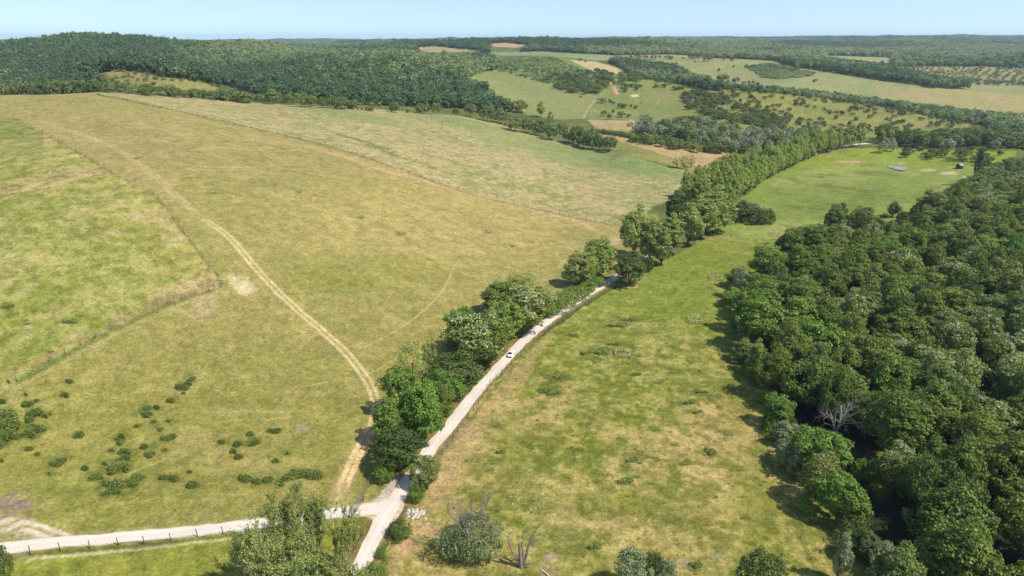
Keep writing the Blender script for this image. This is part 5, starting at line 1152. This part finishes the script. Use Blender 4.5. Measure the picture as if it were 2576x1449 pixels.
small_wood("hill_foot_scrub", [[(290, 215), (400, 218), (520, 228), (640, 232), (740, 240), (860, 250), (1000, 256), (1000, 264), (860, 260), (700, 254), (560, 246), (400, 236), (300, 232)]], 640, 960, 6.0, "green scrub between the hedgerow and the hillock", 88, (3, 5), .55, .5, 2, .5)
small_wood("far_orchard", [[(2240, 158), (2330, 160), (2700, 166), (2700, 226), (2576, 216), (2460, 212), (2340, 196)]], 1300, 2300, 15.0, "rows of far small trees on the tan hillside at the right", 89, (5, 8), .55, -.3, 3, .62)
small_wood("valley_scrub", [[(1580, 310), (1700, 300), (1720, 290), (1780, 300), (1900, 330), (2000, 345), (1900, 350), (1700, 330)]], 640, 900, 7.0, "scrub on the slope foot behind the willow wood", 90, (4, 7), .62, -.1, 3, .65)
# ------------------------------------------------------------------ fences: posts one by one, wires and netting
WOODP = solid("weathered_post_wood", (.17, .14, .11), .9, .1, var=.35, scale=4.0)
WIRE = solid("galvanised_wire", (.30, .30, .29), .5, .4, .6, .1)
RAILW = solid("split_rail_wood", (.50, .44, .34), .85, .1, var=.25, scale=3.0)
def post_mesh(h, r=.07, mat=None):
    m = MB(); m.tube([(0, 0, -.3), (0, 0, h * .5), (0, 0, h - .05), (0, 0, h)], [r * 1.1, r, r * .95, r * .55], 7); return m.mesh("post", mat or WOODP, True)
def fence(name, pts, spacing, h, label, group=None, r=.07, strands=5, net=True, wire_r=.012):
    P = resample(hit([p[0] for p in pts], [p[1] for p in pts])[:, :2], spacing); Z = height(P[:, 0], P[:, 1]); o0 = Vector((P[0, 0], P[0, 1], Z[0]))
    o = thing(name, label, 'fence', o0, 0, group); pm = post_mesh(h, r); pr = random.Random(len(P)); T = []
    for (x, y), z in zip(P, Z):
        q = link("post", pm, o, (x - o0.x, y - o0.y, z - o0.z)); ax, ay = pr.uniform(-.05, .05), pr.uniform(-.05, .05); q.rotation_euler = (ax, ay, pr.uniform(0, 6)); q.scale = (1, 1, pr.uniform(.9, 1.08))
    m = MB(); Q = np.stack([P[:, 0] - o0.x, P[:, 1] - o0.y, Z - o0.z], 1)
    for s in range(strands):
        m.tube(Q + [0, 0, h * (.12 + .82 * s / max(1, strands - 1))], wire_r, 3, cap=False)
    if net:                                       # stay wires of the netting
        L = resample(Q, .9)
        for q in L: m.tube([q + [0, 0, h * .1], q + [0, 0, h * .92]], wire_r * .7, 3, cap=False)
    m.build("wires", WIRE, o); return o
fence("wire_fence", [(910, 1480), (938, 1432), (962, 1400), (985, 1360), (1012, 1310)], 4.2, 2.0, "dark post and wire fence on the right of the lane below the stone slabs")
fence("wire_fence", [(1035, 1262), (1109, 1151), (1137, 1109), (1159, 1075), (1176, 1054), (1199, 1023), (1220, 993), (1234, 969), (1259, 948), (1285, 920), (1313, 892), (1341, 867), (1366, 846), (1390, 825), (1413, 807), (1443, 788),
      (1469, 772), (1494, 756), (1529, 733), (1557, 721)], 3.9, 2.1, "long netting fence between the lane and the right-hand meadow, passing the white car", r=.10, wire_r=.016)
fence("wire_fence", [(0, 1402), (58, 1397), (119, 1391), (179, 1384), (243, 1379), (304, 1370), (362, 1370), (427, 1362), (488, 1351), (543, 1346), (599, 1340), (680, 1332), (770, 1318), (840, 1308), (880, 1303)], 5.4, 2.2,
      "fence with stout grey posts along the lower side of the gravel track", r=.1)
fence("wire_fence", [(912, 1258), (924, 1232), (936, 1207), (949, 1165), (953, 1137), (965, 1080), (985, 1010), (1040, 930), (1100, 880), (1170, 815), (1260, 760), (1340, 760), (1392, 748), (1431, 729), (1490, 700)], 4.6, 2.1,
      "leaning old fence between the big left pasture and the roadside trees")
fence("wire_fence", [(0, 985), (100, 925), (200, 870), (300, 820), (400, 775), (500, 740), (557, 722)], 5.0, 2.1, "fence climbing from the left edge to the gated corner of the pasture", r=.08)
fence("wire_fence", [(560, 716), (545, 690), (510, 650), (475, 600), (430, 545), (390, 490), (300, 445), (210, 395), (130, 345), (35, 298)], 6.5, 2.2, "long fence running from the gated corner up over the left hill", r=.075, wire_r=.008, net=False)
fence("wire_fence", [(240, 236), (350, 258), (480, 285), (600, 313), (700, 335), (830, 365), (940, 400), (1060, 445)], 7.0, 2.1, "upper half of the far fence that parts the pasture from the pale strip field", r=.09, wire_r=.01, net=False)
fence("wire_fence", [(1060, 445), (1150, 475), (1250, 497), (1350, 525), (1450, 548), (1570, 571)], 5.6, 2.1, "lower half of the far fence that parts the pasture from the pale strip field", r=.09, wire_r=.01, net=False)
fence("wire_fence", [(1900, 1100), (1940, 1170), (1973, 1232), (1992, 1288), (1999, 1312), (2013, 1354), (2045, 1420), (2062, 1470)], 6.5, 1.2, "low broken fence with short posts along the meadow side of the wood", r=.08, strands=2, net=False)
fence("wire_fence", [(1960, 566), (2060, 574)], 6.0, 1.3, "short dark fence across the gap between near and far meadow", r=.1, strands=2, net=False)
fence("wire_fence", [(2126, 405), (2200, 416), (2290, 436), (2410, 444)], 8.0, 1.4, "thin fence crossing the far meadow below the grey pond", r=.09, strands=2, net=False)
fence("wire_fence", [(1440, 300), (1560, 302), (1620, 304)], 9.0, 1.6, "dark fence line between the valley meadow and the tan field", r=.12, strands=3, net=False, wire_r=.05)
# braced corner of the pasture fence: two rails on leaning struts
p = hit1(557, 722); o = thing("corner_brace", "grey braced corner of rails and struts where two pasture fences meet", 'fence', p, R(25))
pm = post_mesh(2.3, .11)
for x, y in ((0, 0), (-2.2, .3), (.1, 1.9)): link("post", pm, o, (x, y, 0))
m = MB(); m.tube([(0, 0, 1.7), (-2.2, .3, 1.7)], .06, 6); m.tube([(0, 0, 2.0), (.1, 1.9, .4)], .06, 6); m.tube([(0, 0, 1.75), (.1, 1.9, 1.75)], .05, 6); m.build("rail", RAILW, o)
# tall mesh gate across the gravel track
pa, pb = hit1(886, 1302), hit1(914, 1262); o = thing("mesh_gate", "tall open wire mesh gate across the mouth of the gravel track", 'gate', pa, 0)
d = Vector((pb[0] - pa[0], pb[1] - pa[1], 0)); Lg = d.length; o.rotation_euler = (0, 0, math.atan2(d.y, d.x)); pm = post_mesh(2.9, .12)
link("post", pm, o, (0, 0, 0)); link("post", pm, o, (Lg, 0, 0))
m = MB(); FR = [(0.2, 0, .25), (Lg * .93, 0, .25), (Lg * .93, 0, 2.6), (.2, 0, 2.6), (.2, 0, .25)]
for a, b in zip(FR[:-1], FR[1:]): m.tube([a, b], .04, 5)
m.tube([(.2, 0, .25), (Lg * .93, 0, 2.6)], .03, 4); m.tube([(Lg * .5, 0, .25), (Lg * .5, 0, 2.6)], .03, 4); m.build("gate_frame", WIRE, o)
m = MB()
for z in np.arange(.45, 2.5, .22): m.tube([(.2, 0, z), (Lg * .93, 0, z)], .012, 3, cap=False)
for x in np.arange(.4, Lg * .93, .25): m.tube([(x, 0, .25), (x, 0, 2.6)], .01, 3, cap=False)
m.build("mesh_panel", WIRE, o)
p = hit1(1012, 1309); o = thing("leaning_brace", "leaning grey fence brace beside the slabs at the lane's edge", 'fence', p, R(35)); pm = post_mesh(2.2, .09)
link("post", pm, o, (0, 0, 0)); link("post", pm, o, (2.4, 0, 0)); m = MB(); m.tube([(0, 0, .9), (2.4, 0, 1.9)], .07, 6); m.tube([(0, 0, .3), (2.4, 0, 1.4)], .05, 6); m.build("rail", RAILW, o)
# ------------------------------------------------------------------ four square rail pens on the meadow
def pen(px, py, size, rz, label):
    p = hit1(px, py); o = thing("rail_pen", label, 'pen', p, rz, "square rail pens on the meadow"); pm = post_mesh(1.35, .10); s = size / 2
    for x, y in [(-s, -s), (0, -s), (s, -s), (s, 0), (s, s), (0, s), (-s, s), (-s, 0)]:
        q = link("post", pm, o, (x, y, 0)); q.rotation_euler = (prng.uniform(-.05, .05), prng.uniform(-.05, .05), 0)
    for a, b in [((-s, -s), (s, -s)), ((s, -s), (s, s)), ((s, s), (-s, s)), ((-s, s), (-s, -s))]:
        m = MB(); mid = ((a[0] + b[0]) / 2, (a[1] + b[1]) / 2); w = prng.uniform(-.06, .06)
        m.tube([(*a, 1.28), (*mid, 1.25 + w), (*b, 1.28)], .085, 7); m.tube([(*a, .7), (*mid, .66 + w), (*b, .7)], .045, 5); m.build("rail", RAILW, o, True)
    return o
pen(1567, 893, 4.8, R(-14), "nearest square rail pen, right of the dark weed patches"); pen(1748, 808, 4.8, R(-8), "second nearest rail pen, on open green grass by the wood")
pen(1800, 702, 4.8, R(-8), "third rail pen up the meadow, smaller in view"); pen(1950, 592, 5.2, R(-6), "farthest rail pen, near the short dark fence")
# ------------------------------------------------------------------ the white car
def car_paint(name, col, rough=.25):
    m, nt, out = new_mat(name); p = princ(nt, out, col, rough, .6); p.inputs['Coat Weight'].default_value = .5; return m
WHITE = car_paint("white_car_paint", (.80, .80, .81)); GLASS = car_paint("dark_car_glass", (.012, .013, .018), .06); BLACK = solid("black_plastic", (.02, .02, .02), .6, .3, var=.1)
TYRE = solid("tyre_rubber", (.018, .018, .018), .85, .2, var=.1); RIM = solid("alloy_rim", (.45, .45, .46), .35, .5, .8, .05); LAMP = car_paint("headlamp_glass", (.55, .58, .62), .1); RED = car_paint("tail_lamp", (.35, .01, .01), .2)
i = int(np.argmin(np.hypot(*(ROAD_W - hit1(1291, 897)[:2]).T))); tdir = ROAD_W[i + 4] - ROAD_W[i - 4]; ang = math.atan2(-tdir[1], -tdir[0])   # nose towards the viewer
nrm = np.array([-math.sin(ang), math.cos(ang)]); cp = ROAD_W[i] + nrm * .45
car = thing("white_car", "white hatchback driving down the pale lane towards the junction", 'car', (cp[0], cp[1], float(height(cp[0], cp[1])) + .10), ang)
def section_body(stations, name, mat, parent):
    """stations: x, half width, z bottom, z top, shoulder inset -> closed lofted shell"""
    V = []; F = []
    for (x, w, z0, z1, ins) in stations:
        V += [(x, -w * .96, z0), (x, -w, z0 + (z1 - z0) * .35), (x, -w * .985, z0 + (z1 - z0) * .75), (x, -w + ins, z1), (x, 0, z1 + .025), (x, w - ins, z1), (x, w * .985, z0 + (z1 - z0) * .75), (x, w, z0 + (z1 - z0) * .35), (x, w * .96, z0)]
    n = 9
    for a in range(len(stations) - 1):
        for k in range(n - 1): F.append([a * n + k, (a + 1) * n + k, (a + 1) * n + k + 1, a * n + k + 1])
        F.append([a * n + n - 1, (a + 1) * n + n - 1, (a + 1) * n, a * n])
    m = MB(); m.add(V, F); e = len(stations) - 1
    T = []
    for base in (0, e * n):
        for k in range(1, n - 1): T.append([base, base + k, base + k + 1] if base == 0 else [base, base + k + 1, base + k])
    m.f3.append(np.array(T)); o = m.build(name, mat, parent, True); return o
body = section_body([(-2.12, .70, .42, .86, .10), (-2.05, .82, .30, .98, .10), (-1.5, .88, .22, 1.00, .10), (-.4, .89, .20, .98, .09), (.75, .89, .20, .95, .10), (1.3, .88, .22, .90, .16), (1.85, .83, .26, .80, .20), (2.08, .68, .36, .66, .16)], "body", WHITE, car)
roof = section_body([(-1.98, .66, .96, 1.10, .05), (-1.62, .68, .98, 1.42, .07), (-1.1, .70, .97, 1.52, .08), (-.2, .70, .96, 1.54, .08), (.35, .68, .95, 1.46, .09), (.62, .66, .95, 1.28, .08), (1.15, .60, .94, .96, .05)], "cabin", WHITE, car)
m = MB(); m.add([(.48, -.60, 1.40), (1.13, -.66, 1.00), (1.13, .66, 1.00), (.48, .60, 1.40), (.50, -.56, 1.43), (1.17, -.60, 1.01), (1.17, .60, 1.01), (.50, .56, 1.43)], [[4, 5, 6, 7], [0, 3, 2, 1], [0, 1, 5, 4], [2, 3, 7, 6], [1, 2, 6, 5], [3, 0, 4, 7]]); m.build("windscreen", GLASS, car)
m = MB(); m.add([(-1.70, -.56, 1.40), (-2.06, -.62, 1.06), (-2.06, .62, 1.06), (-1.70, .56, 1.40)], [[0, 3, 2, 1]]); m.build("rear_window", GLASS, car)
for s in (-1, 1):
    m = MB(); m.box((-1.2, s * .71, 1.22), (.75, .03, .30)); m.box((-.32, s * .715, 1.23), (.85, .03, .32)); m.box((.38, s * .705, 1.19), (.42, .03, .24)); m.build("side_window", GLASS, car)
    m = MB(); m.box((.72, s * .98, 1.02), (.18, .2, .14)); m.build("wing_mirror", WHITE, car)
    m = MB(); m.box((1.93, s * .60, .70), (.24, .34, .13), s * .25); m.build("headlight", LAMP, car); m = MB(); m.box((-2.08, s * .66, .84), (.1, .2, .2)); m.build("tail_light", RED, car)
    for x in (-1.32, 1.34):
        m = MB(); m.tube([(x, s * .70, .32), (x, s * .90, .32)], .32, 20); w = m.build("wheel", TYRE, car, True); m = MB(); m.tube([(x, s * .895, .32), (x, s * .915, .32)], .20, 12); m.build("rim", RIM, w)
m = MB(); m.box((2.04, 0, .50), (.12, 1.25, .24)); m.box((2.02, 0, .30), (.1, 1.35, .12)); m.build("grille", BLACK, car); m = MB(); m.box((2.11, 0, .38), (.02, .48, .11)); m.build("number_plate", LAMP, car)
# ------------------------------------------------------------------ hut, poles, trough
p = hit1(2413, 424); o = thing("field_hut", "small dark wooden hut with a pitched roof in the far meadow", 'hut', p, R(25))
DW = solid("dark_boards", (.09, .07, .055), .9, .1); m = MB(); m.box((0, 0, 1.3), (4.2, 3.4, 2.6)); m.build("wall", DW, o)
m = MB(); m.add([(-2.5, -2.2, 2.45), (2.5, -2.2, 2.45), (2.5, 0, 4.0), (-2.5, 0, 4.0), (-2.5, 2.2, 2.45), (2.5, 2.2, 2.45), (-2.5, -2.1, 2.62), (2.5, -2.1, 2.62), (2.5, 0, 4.15), (-2.5, 0, 4.15), (-2.5, 2.1, 2.62), (2.5, 2.1, 2.62)],
       [[0, 1, 2, 3], [3, 2, 5, 4], [7, 6, 9, 8], [8, 9, 10, 11], [0, 6, 7, 1], [4, 5, 11, 10], [1, 7, 8, 2], [2, 8, 11, 5], [0, 3, 9, 6], [3, 4, 10, 9]]); m.build("roof", solid("grey_shingles", (.30, .28, .27), .85, .15), o)
m = MB(); m.box((0, -1.73, 1.0), (1.3, .08, 2.0)); m.build("door", BLACK, o)
p = hit1(2439, 464); o = thing("lean_to", "little shelter with a pale flat roof at the foot of the columnar poplar", 'shelter', p, R(5)); pm = post_mesh(2.1, .1)
for x, y in ((-2, -1), (2, -1), (2, 1), (-2, 1)): link("post", pm, o, (x, y, 0))
m = MB(); m.box((0, 0, 2.15), (5.0, 3.0, .12), 0, .04); m.build("roof", solid("pale_sheet_roof", (.5, .48, .44), .6, .3), o)
def pole(px, py, pyt, label, arms=True):
    p = hit1(px, py); dx, dy, dz = ray(px, pyt); h = min(9.5, max(6.0, CAM_H + dz * p[1] / dy - p[2])); o = thing("utility_pole", label, 'pole', p, prng.uniform(-.4, .4))
    m = MB(); m.tube([(0, 0, -.3), (0, 0, h)], [.15, .10], 8); m.build("shaft", WOODP, o, True)
    if arms: m = MB(); m.box((0, 0, h - .5), (1.5, .1, .12)); m.tube([(-.6, 0, h - .45), (-.6, 0, h - .25)], .04, 5); m.tube([(.6, 0, h - .45), (.6, 0, h - .25)], .04, 5); m.build("crossarm", WOODP, o)
for a, b, c, l in [(2114, 388, 357, "wooden utility pole at the meadow side of the avenue's far end"), (1086, 303, 287, "thin utility pole in the pale strip field near the hedge"), (840, 281, 267, "utility pole before the hedgerow below the wooded hill"),
                   (539, 266, 252, "utility pole at the left part of the pale strip field"), (220, 250, 234, "utility pole by the crest at the start of the far fence"), (1530, 327, 314, "short pole on the tan field in the valley")]: pole(a, b, c, l)
# ------------------------------------------------------------------ stones
STONE = solid("pale_limestone", (.50, .45, .35), .9, .15, var=.15, scale=2.0)
def stone_mesh(seed, flat):
    g = np.random.default_rng(seed); m = MB(); n = 9; a = np.linspace(0, 2 * math.pi, n, endpoint=False) + g.uniform(-.2, .2, n); r = g.uniform(.38, .56, n)
    top = np.stack([r * .86 * np.cos(a), r * .7 * np.sin(a), np.full(n, flat) + g.uniform(-.05, .05, n) * flat], 1); bot = np.stack([r * np.cos(a), r * .8 * np.sin(a), np.full(n, -.1)], 1)
    m.add(np.vstack([bot, top, [[0, 0, flat * 1.05]]]), [[k, (k + 1) % n, n + (k + 1) % n, n + k] for k in range(n)], [[n + k, n + (k + 1) % n, 2 * n] for k in range(n)]); return m.mesh("stone", STONE)
SM = [stone_mesh(k, .28) for k in range(6)]; SF = [stone_mesh(k + 9, .16) for k in range(5)]
def stone(x, y, s, me, label, group): o = link("stone", me, None, (x, y, float(height(x, y)))); o.rotation_euler = (0, 0, prng.uniform(0, 6.28)); o.scale = (s, s, s); tag(o, label, 'stone', group); return o
for x, y in [(2000, 710), (2065, 740), (1900, 725), (2110, 735), (2240, 742), (2000, 775), (2075, 785), (2150, 795), (2290, 780), (1925, 760), (1980, 845), (2090, 840), (2220, 820), (1910, 880), (2055, 890), (2160, 860), (2010, 935), (2135, 910), (2330, 935), (2390, 1065), (1880, 820), (2200, 780), (2270, 810)]:
    q = hit1((1300 + x / 6.44) * .644, (1880 + y / 6.44) * .644); stone(q[0], q[1], prng.uniform(.85, 1.35) if y < 1000 else .8, prng.choice(SF), "flat cream slab in the paved patch by the leaning brace" if y < 1000 and x < 2300 else "cream slab lying loose just off the paved patch",
                                                                   "flat cream slabs in the paved patch" if y < 1000 and x < 2300 else "loose cream slabs")
for x, y in [(1830, 135), (1920, 135), (2010, 95), (1850, 325), (1930, 255), (1990, 320), (2040, 325), (2165, 315), (2105, 410), (1940, 410), (2180, 390), (2350, 480), (1985, 505), (1815, 225), (1740, 260), (2265, 190), (2070, 450), (1930, 290), (2150, 250), (2420, 575), (1830, 770), (2360, 1230)]:
    q = hit1((1500 + x / 3.68) * .644, (1880 + y / 3.68) * .644); stone(q[0], q[1], prng.uniform(.22, .5), prng.choice(SM), "small pale stone strewn in the grass right of the half-dead willow", "small pale stones strewn in the grass")
m = MB(); m.tube(smooth_line(np.array([(-1.3, 0, .12), (0, .1, .2), (1.3, -.1, .14)]), 4), .17, 8); p = hit1(1372, 1444); o = m.build("fallen_log", RAILW, None, True, p); o.rotation_euler = (0, 0, R(-45)); tag(o, "short pale fallen log near the bottom edge, right of the snag", 'log')
m = MB()
for k in range(9): a = prng.uniform(-.7, .7); x0, y0 = prng.uniform(-1.5, 1.5), prng.uniform(-1, 1); m.tube([(x0 - 1.2 * math.cos(a), y0 - 1.2 * math.sin(a), .08), (x0, y0, .3), (x0 + 1.1 * math.cos(a + .3), y0 + 1.1 * math.sin(a + .3), .1)], .05, 5)
tag(m.build("fallen_branches", BARKG, None, True, hit1(1623, 897)), "bleached fallen branches lying right of the nearest rail pen", 'branches')
# ------------------------------------------------------------------ clumps of nettles and tall weeds
def clump_mesh(seed, n, leafm, h=1.0, blade=.34, second=None):
    g = np.random.default_rng(seed); k = 7; cx = g.uniform(-.55, .55, k); cy = g.uniform(-.5, .5, k); cr = g.uniform(.35, .6, k); i = g.integers(k, size=n); a = g.uniform(0, 6.283, n); q = np.sqrt(g.random(n)) * cr[i] * np.where(g.random(n) < .12, 1.35, 1)
    x = cx[i] + q * np.cos(a); y = cy[i] + q * np.sin(a); top = h * np.sqrt(np.clip(1 - (q / cr[i]) ** 2, .05, 1)) * g.uniform(.75, 1.1, n) * (.8 + .4 * cr[i]); z = top * g.random(n) ** .5 * np.where(g.random(n) < .1, 1.25, 1)
    P = np.stack([x, y, z], 1); N = unit(np.stack([x - cx[i], y - cy[i], 0 * x + .35], 1) + g.normal(scale=.5, size=(n, 3))); a1 = unit(np.cross(N, [0, 0, 1]) + g.normal(scale=.2, size=(n, 3))); b1 = unit(np.cross(a1, N))
    s = g.uniform(.6, 1.3, n)[:, None] * blade; V = np.stack([P - a1 * s * .28, P + a1 * s * .28, P + b1 * s * 1.0 + a1 * s * .1, P + b1 * s * .8 - a1 * s * .12], 1)
    me = mesh_np("clump", V.reshape(-1, 3), np.arange(4 * n).reshape(-1, 4), [leafm, second or leafm], (g.random(n) < .45).astype(int))
    return me
NC = [clump_mesh(k, 1700, LM['nettle'], 1.0, .24) for k in range(5)]; MC = [clump_mesh(k + 40, 1100, LM['nettle'], 1.0, .26, LM['reed']) for k in range(5)]; RC = [clump_mesh(k + 20, 700, LM['reed'], .8, .2) for k in range(4)]
def clump(px, py, w, hpx, label, group, meshes, hgt):
    q = hit1(px, py); dep = q[1] * CP - (q[2] - CAM_H) * SP; sx = w / 2 * dep / FPX * 1.0; vis_h = max(hpx * dep / FPX - hgt * .75, .25 * sx); sy = max(vis_h / 2 / (CAM_H / math.hypot(q[1], CAM_H)), .5 * sx)
    o = link("weed_clump", prng.choice(meshes), None, (q[0], q[1], q[2] - .05)); o.scale = (sx, sy, hgt); o.rotation_euler = (0, 0, prng.uniform(-.25, .25)); tag(o, label, 'weeds', group); return o
for x, y, w, h in NL:
    big = "large" if w > 100 else "small" if w < 55 else "middling"
    reg = "near the left edge of the lower pasture" if x < 460 else "in the middle of the lower pasture" if x < 1450 else "in the lower pasture towards the tree row"
    clump(x * .3511, 940.2 + (y + h * .25) * .3511, w * .3511, h * .3511, f"{big} dark green weed clump {reg}", f"{big} weed clumps {reg}", NC, 1.5 if w > 100 else 1.1 if w > 50 else .8)
for px, py, w, h in WL:
    dark = w > 28
    reg = "on the left pasture" if px < 1100 or py < 625 else "in the meadow near the lane" if px < 1560 else "in the meadow towards the wood"
    clump(px, py + h * .3, w, h, f"{'dark bushy' if dark else 'low greyish'} weed tuft {reg}", f"{'dark bushy' if dark else 'low greyish'} weed tufts {reg}", MC if dark else RC, .85 if dark else .45)

# ------------------------------------------------------------------ grass tussocks in the rough meadows
def tuft_mesh(seed, mat, n=24, w=.42, h=.20):
    g = np.random.default_rng(seed); a = g.uniform(0, 6.283, n); q = g.uniform(0, w, n); P = np.stack([q * np.cos(a), q * np.sin(a), np.zeros(n)], 1)
    D = unit(np.stack([np.cos(a) * .7, np.sin(a) * .7, np.full(n, 1.0)], 1) + g.normal(scale=.25, size=(n, 3))); S = unit(np.cross(D, g.normal(size=(n, 3)))); L = g.uniform(.5, 1.1, n)[:, None] * h; b = g.uniform(.05, .10, n)[:, None]
    V = np.stack([P - S * b, P + S * b, P + D * L + S * b * .4, P + D * L - S * b * .4], 1).reshape(-1, 3); return mesh_np("tuft", V, np.arange(4 * n).reshape(-1, 4), [mat])
TF = [tuft_mesh(k, LM['reed']) for k in range(3)] + [tuft_mesh(k + 5, LM['straw']) for k in range(3)] + [tuft_mesh(k + 9, LM['nettle'], 30, .4, .45) for k in range(2)]
def tufts(name, polys, n, rmax, label, straw, dark, size, seed):
    g = np.random.default_rng(seed); rows = []
    P = np.vstack([hit([p[0] for p in pl], [p[1] for p in pl])[:, :2] for pl in polys]); lo = np.maximum(P.min(0), [-330, 60]); hi = np.minimum(P.max(0), [330, rmax])
    x = g.uniform(lo[0], hi[0], n); y = g.uniform(lo[1], hi[1], n); z = height(x, y); px, py = project(x, y, z); ok = np.zeros(n, bool)
    for pl in polys: ok |= inpoly(px, py, pl)
    ok &= (np.hypot(x, y) < rmax) & (px > -150) & (px < 2730) & (py < 1600); nz = fbm(x, y, 12, 3, seed) + g.normal(scale=.5, size=n); ok &= nz > -.55
    d, _, _ = dist_line(x, y, ROAD_W, 12); ok &= d > 4.2; d, _, _ = dist_line(x, y, GRAVEL_W, 8); ok &= d > 3.0
    x, y, z, nz = x[ok], y[ok], z[ok], nz[ok]; m = len(x); k = np.where(g.random(m) < dark, 6 + g.integers(0, 2, m), np.where(g.random(m) < straw, 3 + g.integers(0, 3, m), g.integers(0, 3, m)))
    s = g.uniform(.5, 1.25, m) * size; return scatter(name, np.stack([x, y, z - .03, s, s * g.uniform(.6, 1.1, m), g.uniform(0, 6.28, m), k], 1), TF, label, "grass")
tufts("meadow_grass", [[(1050, 1240), (1137, 1112), (1234, 975), (1341, 872), (1469, 778), (1575, 722), (1700, 650), (1850, 575), (2050, 590), (1850, 700), (1830, 850), (1900, 1050), (1990, 1260), (2110, 1500), (2100, 1700), (900, 1700), (960, 1430)]], 60000, 380, "rough tussocks of green and straw grass in the right meadow", .7, .012, .8, 1)
tufts("pasture_grass", [[(0, 300), (557, 722), (300, 830), (0, 1000), (-300, 1000), (-300, 300)]], 42000, 420, "rough tussocks of grass in the fenced corner of the left pasture", .65, .0, .9, 2)
tufts("short_grass", [[(-200, 1000), (600, 740), (1000, 1000), (950, 1160), (890, 1280), (640, 1316), (-200, 1380)], [(-200, 1420), (640, 1345), (890, 1305), (850, 1700), (-200, 1700)]], 30000, 240, "short grass tufts of the lower pasture", .6, .01, .55, 3)

# ------------------------------------------------------------------ summer haze: one box of thin air round everything
m, nt, out = new_mat("summer_haze"); pv = nd(nt, "ShaderNodeVolumePrincipled"); pv.inputs['Color'].default_value = (.62, .80, 1.0, 1); pv.inputs['Density'].default_value = 0.00006
pv.inputs['Anisotropy'].default_value = .2; nt.links.new(pv.outputs[0], out.inputs['Volume'])
hb = MB(); hb.box((0, 5600, 83), (25000, 13600, 174)); tag(hb.build("haze", m), "thin bluish summer haze over the whole valley", kind='stuff')
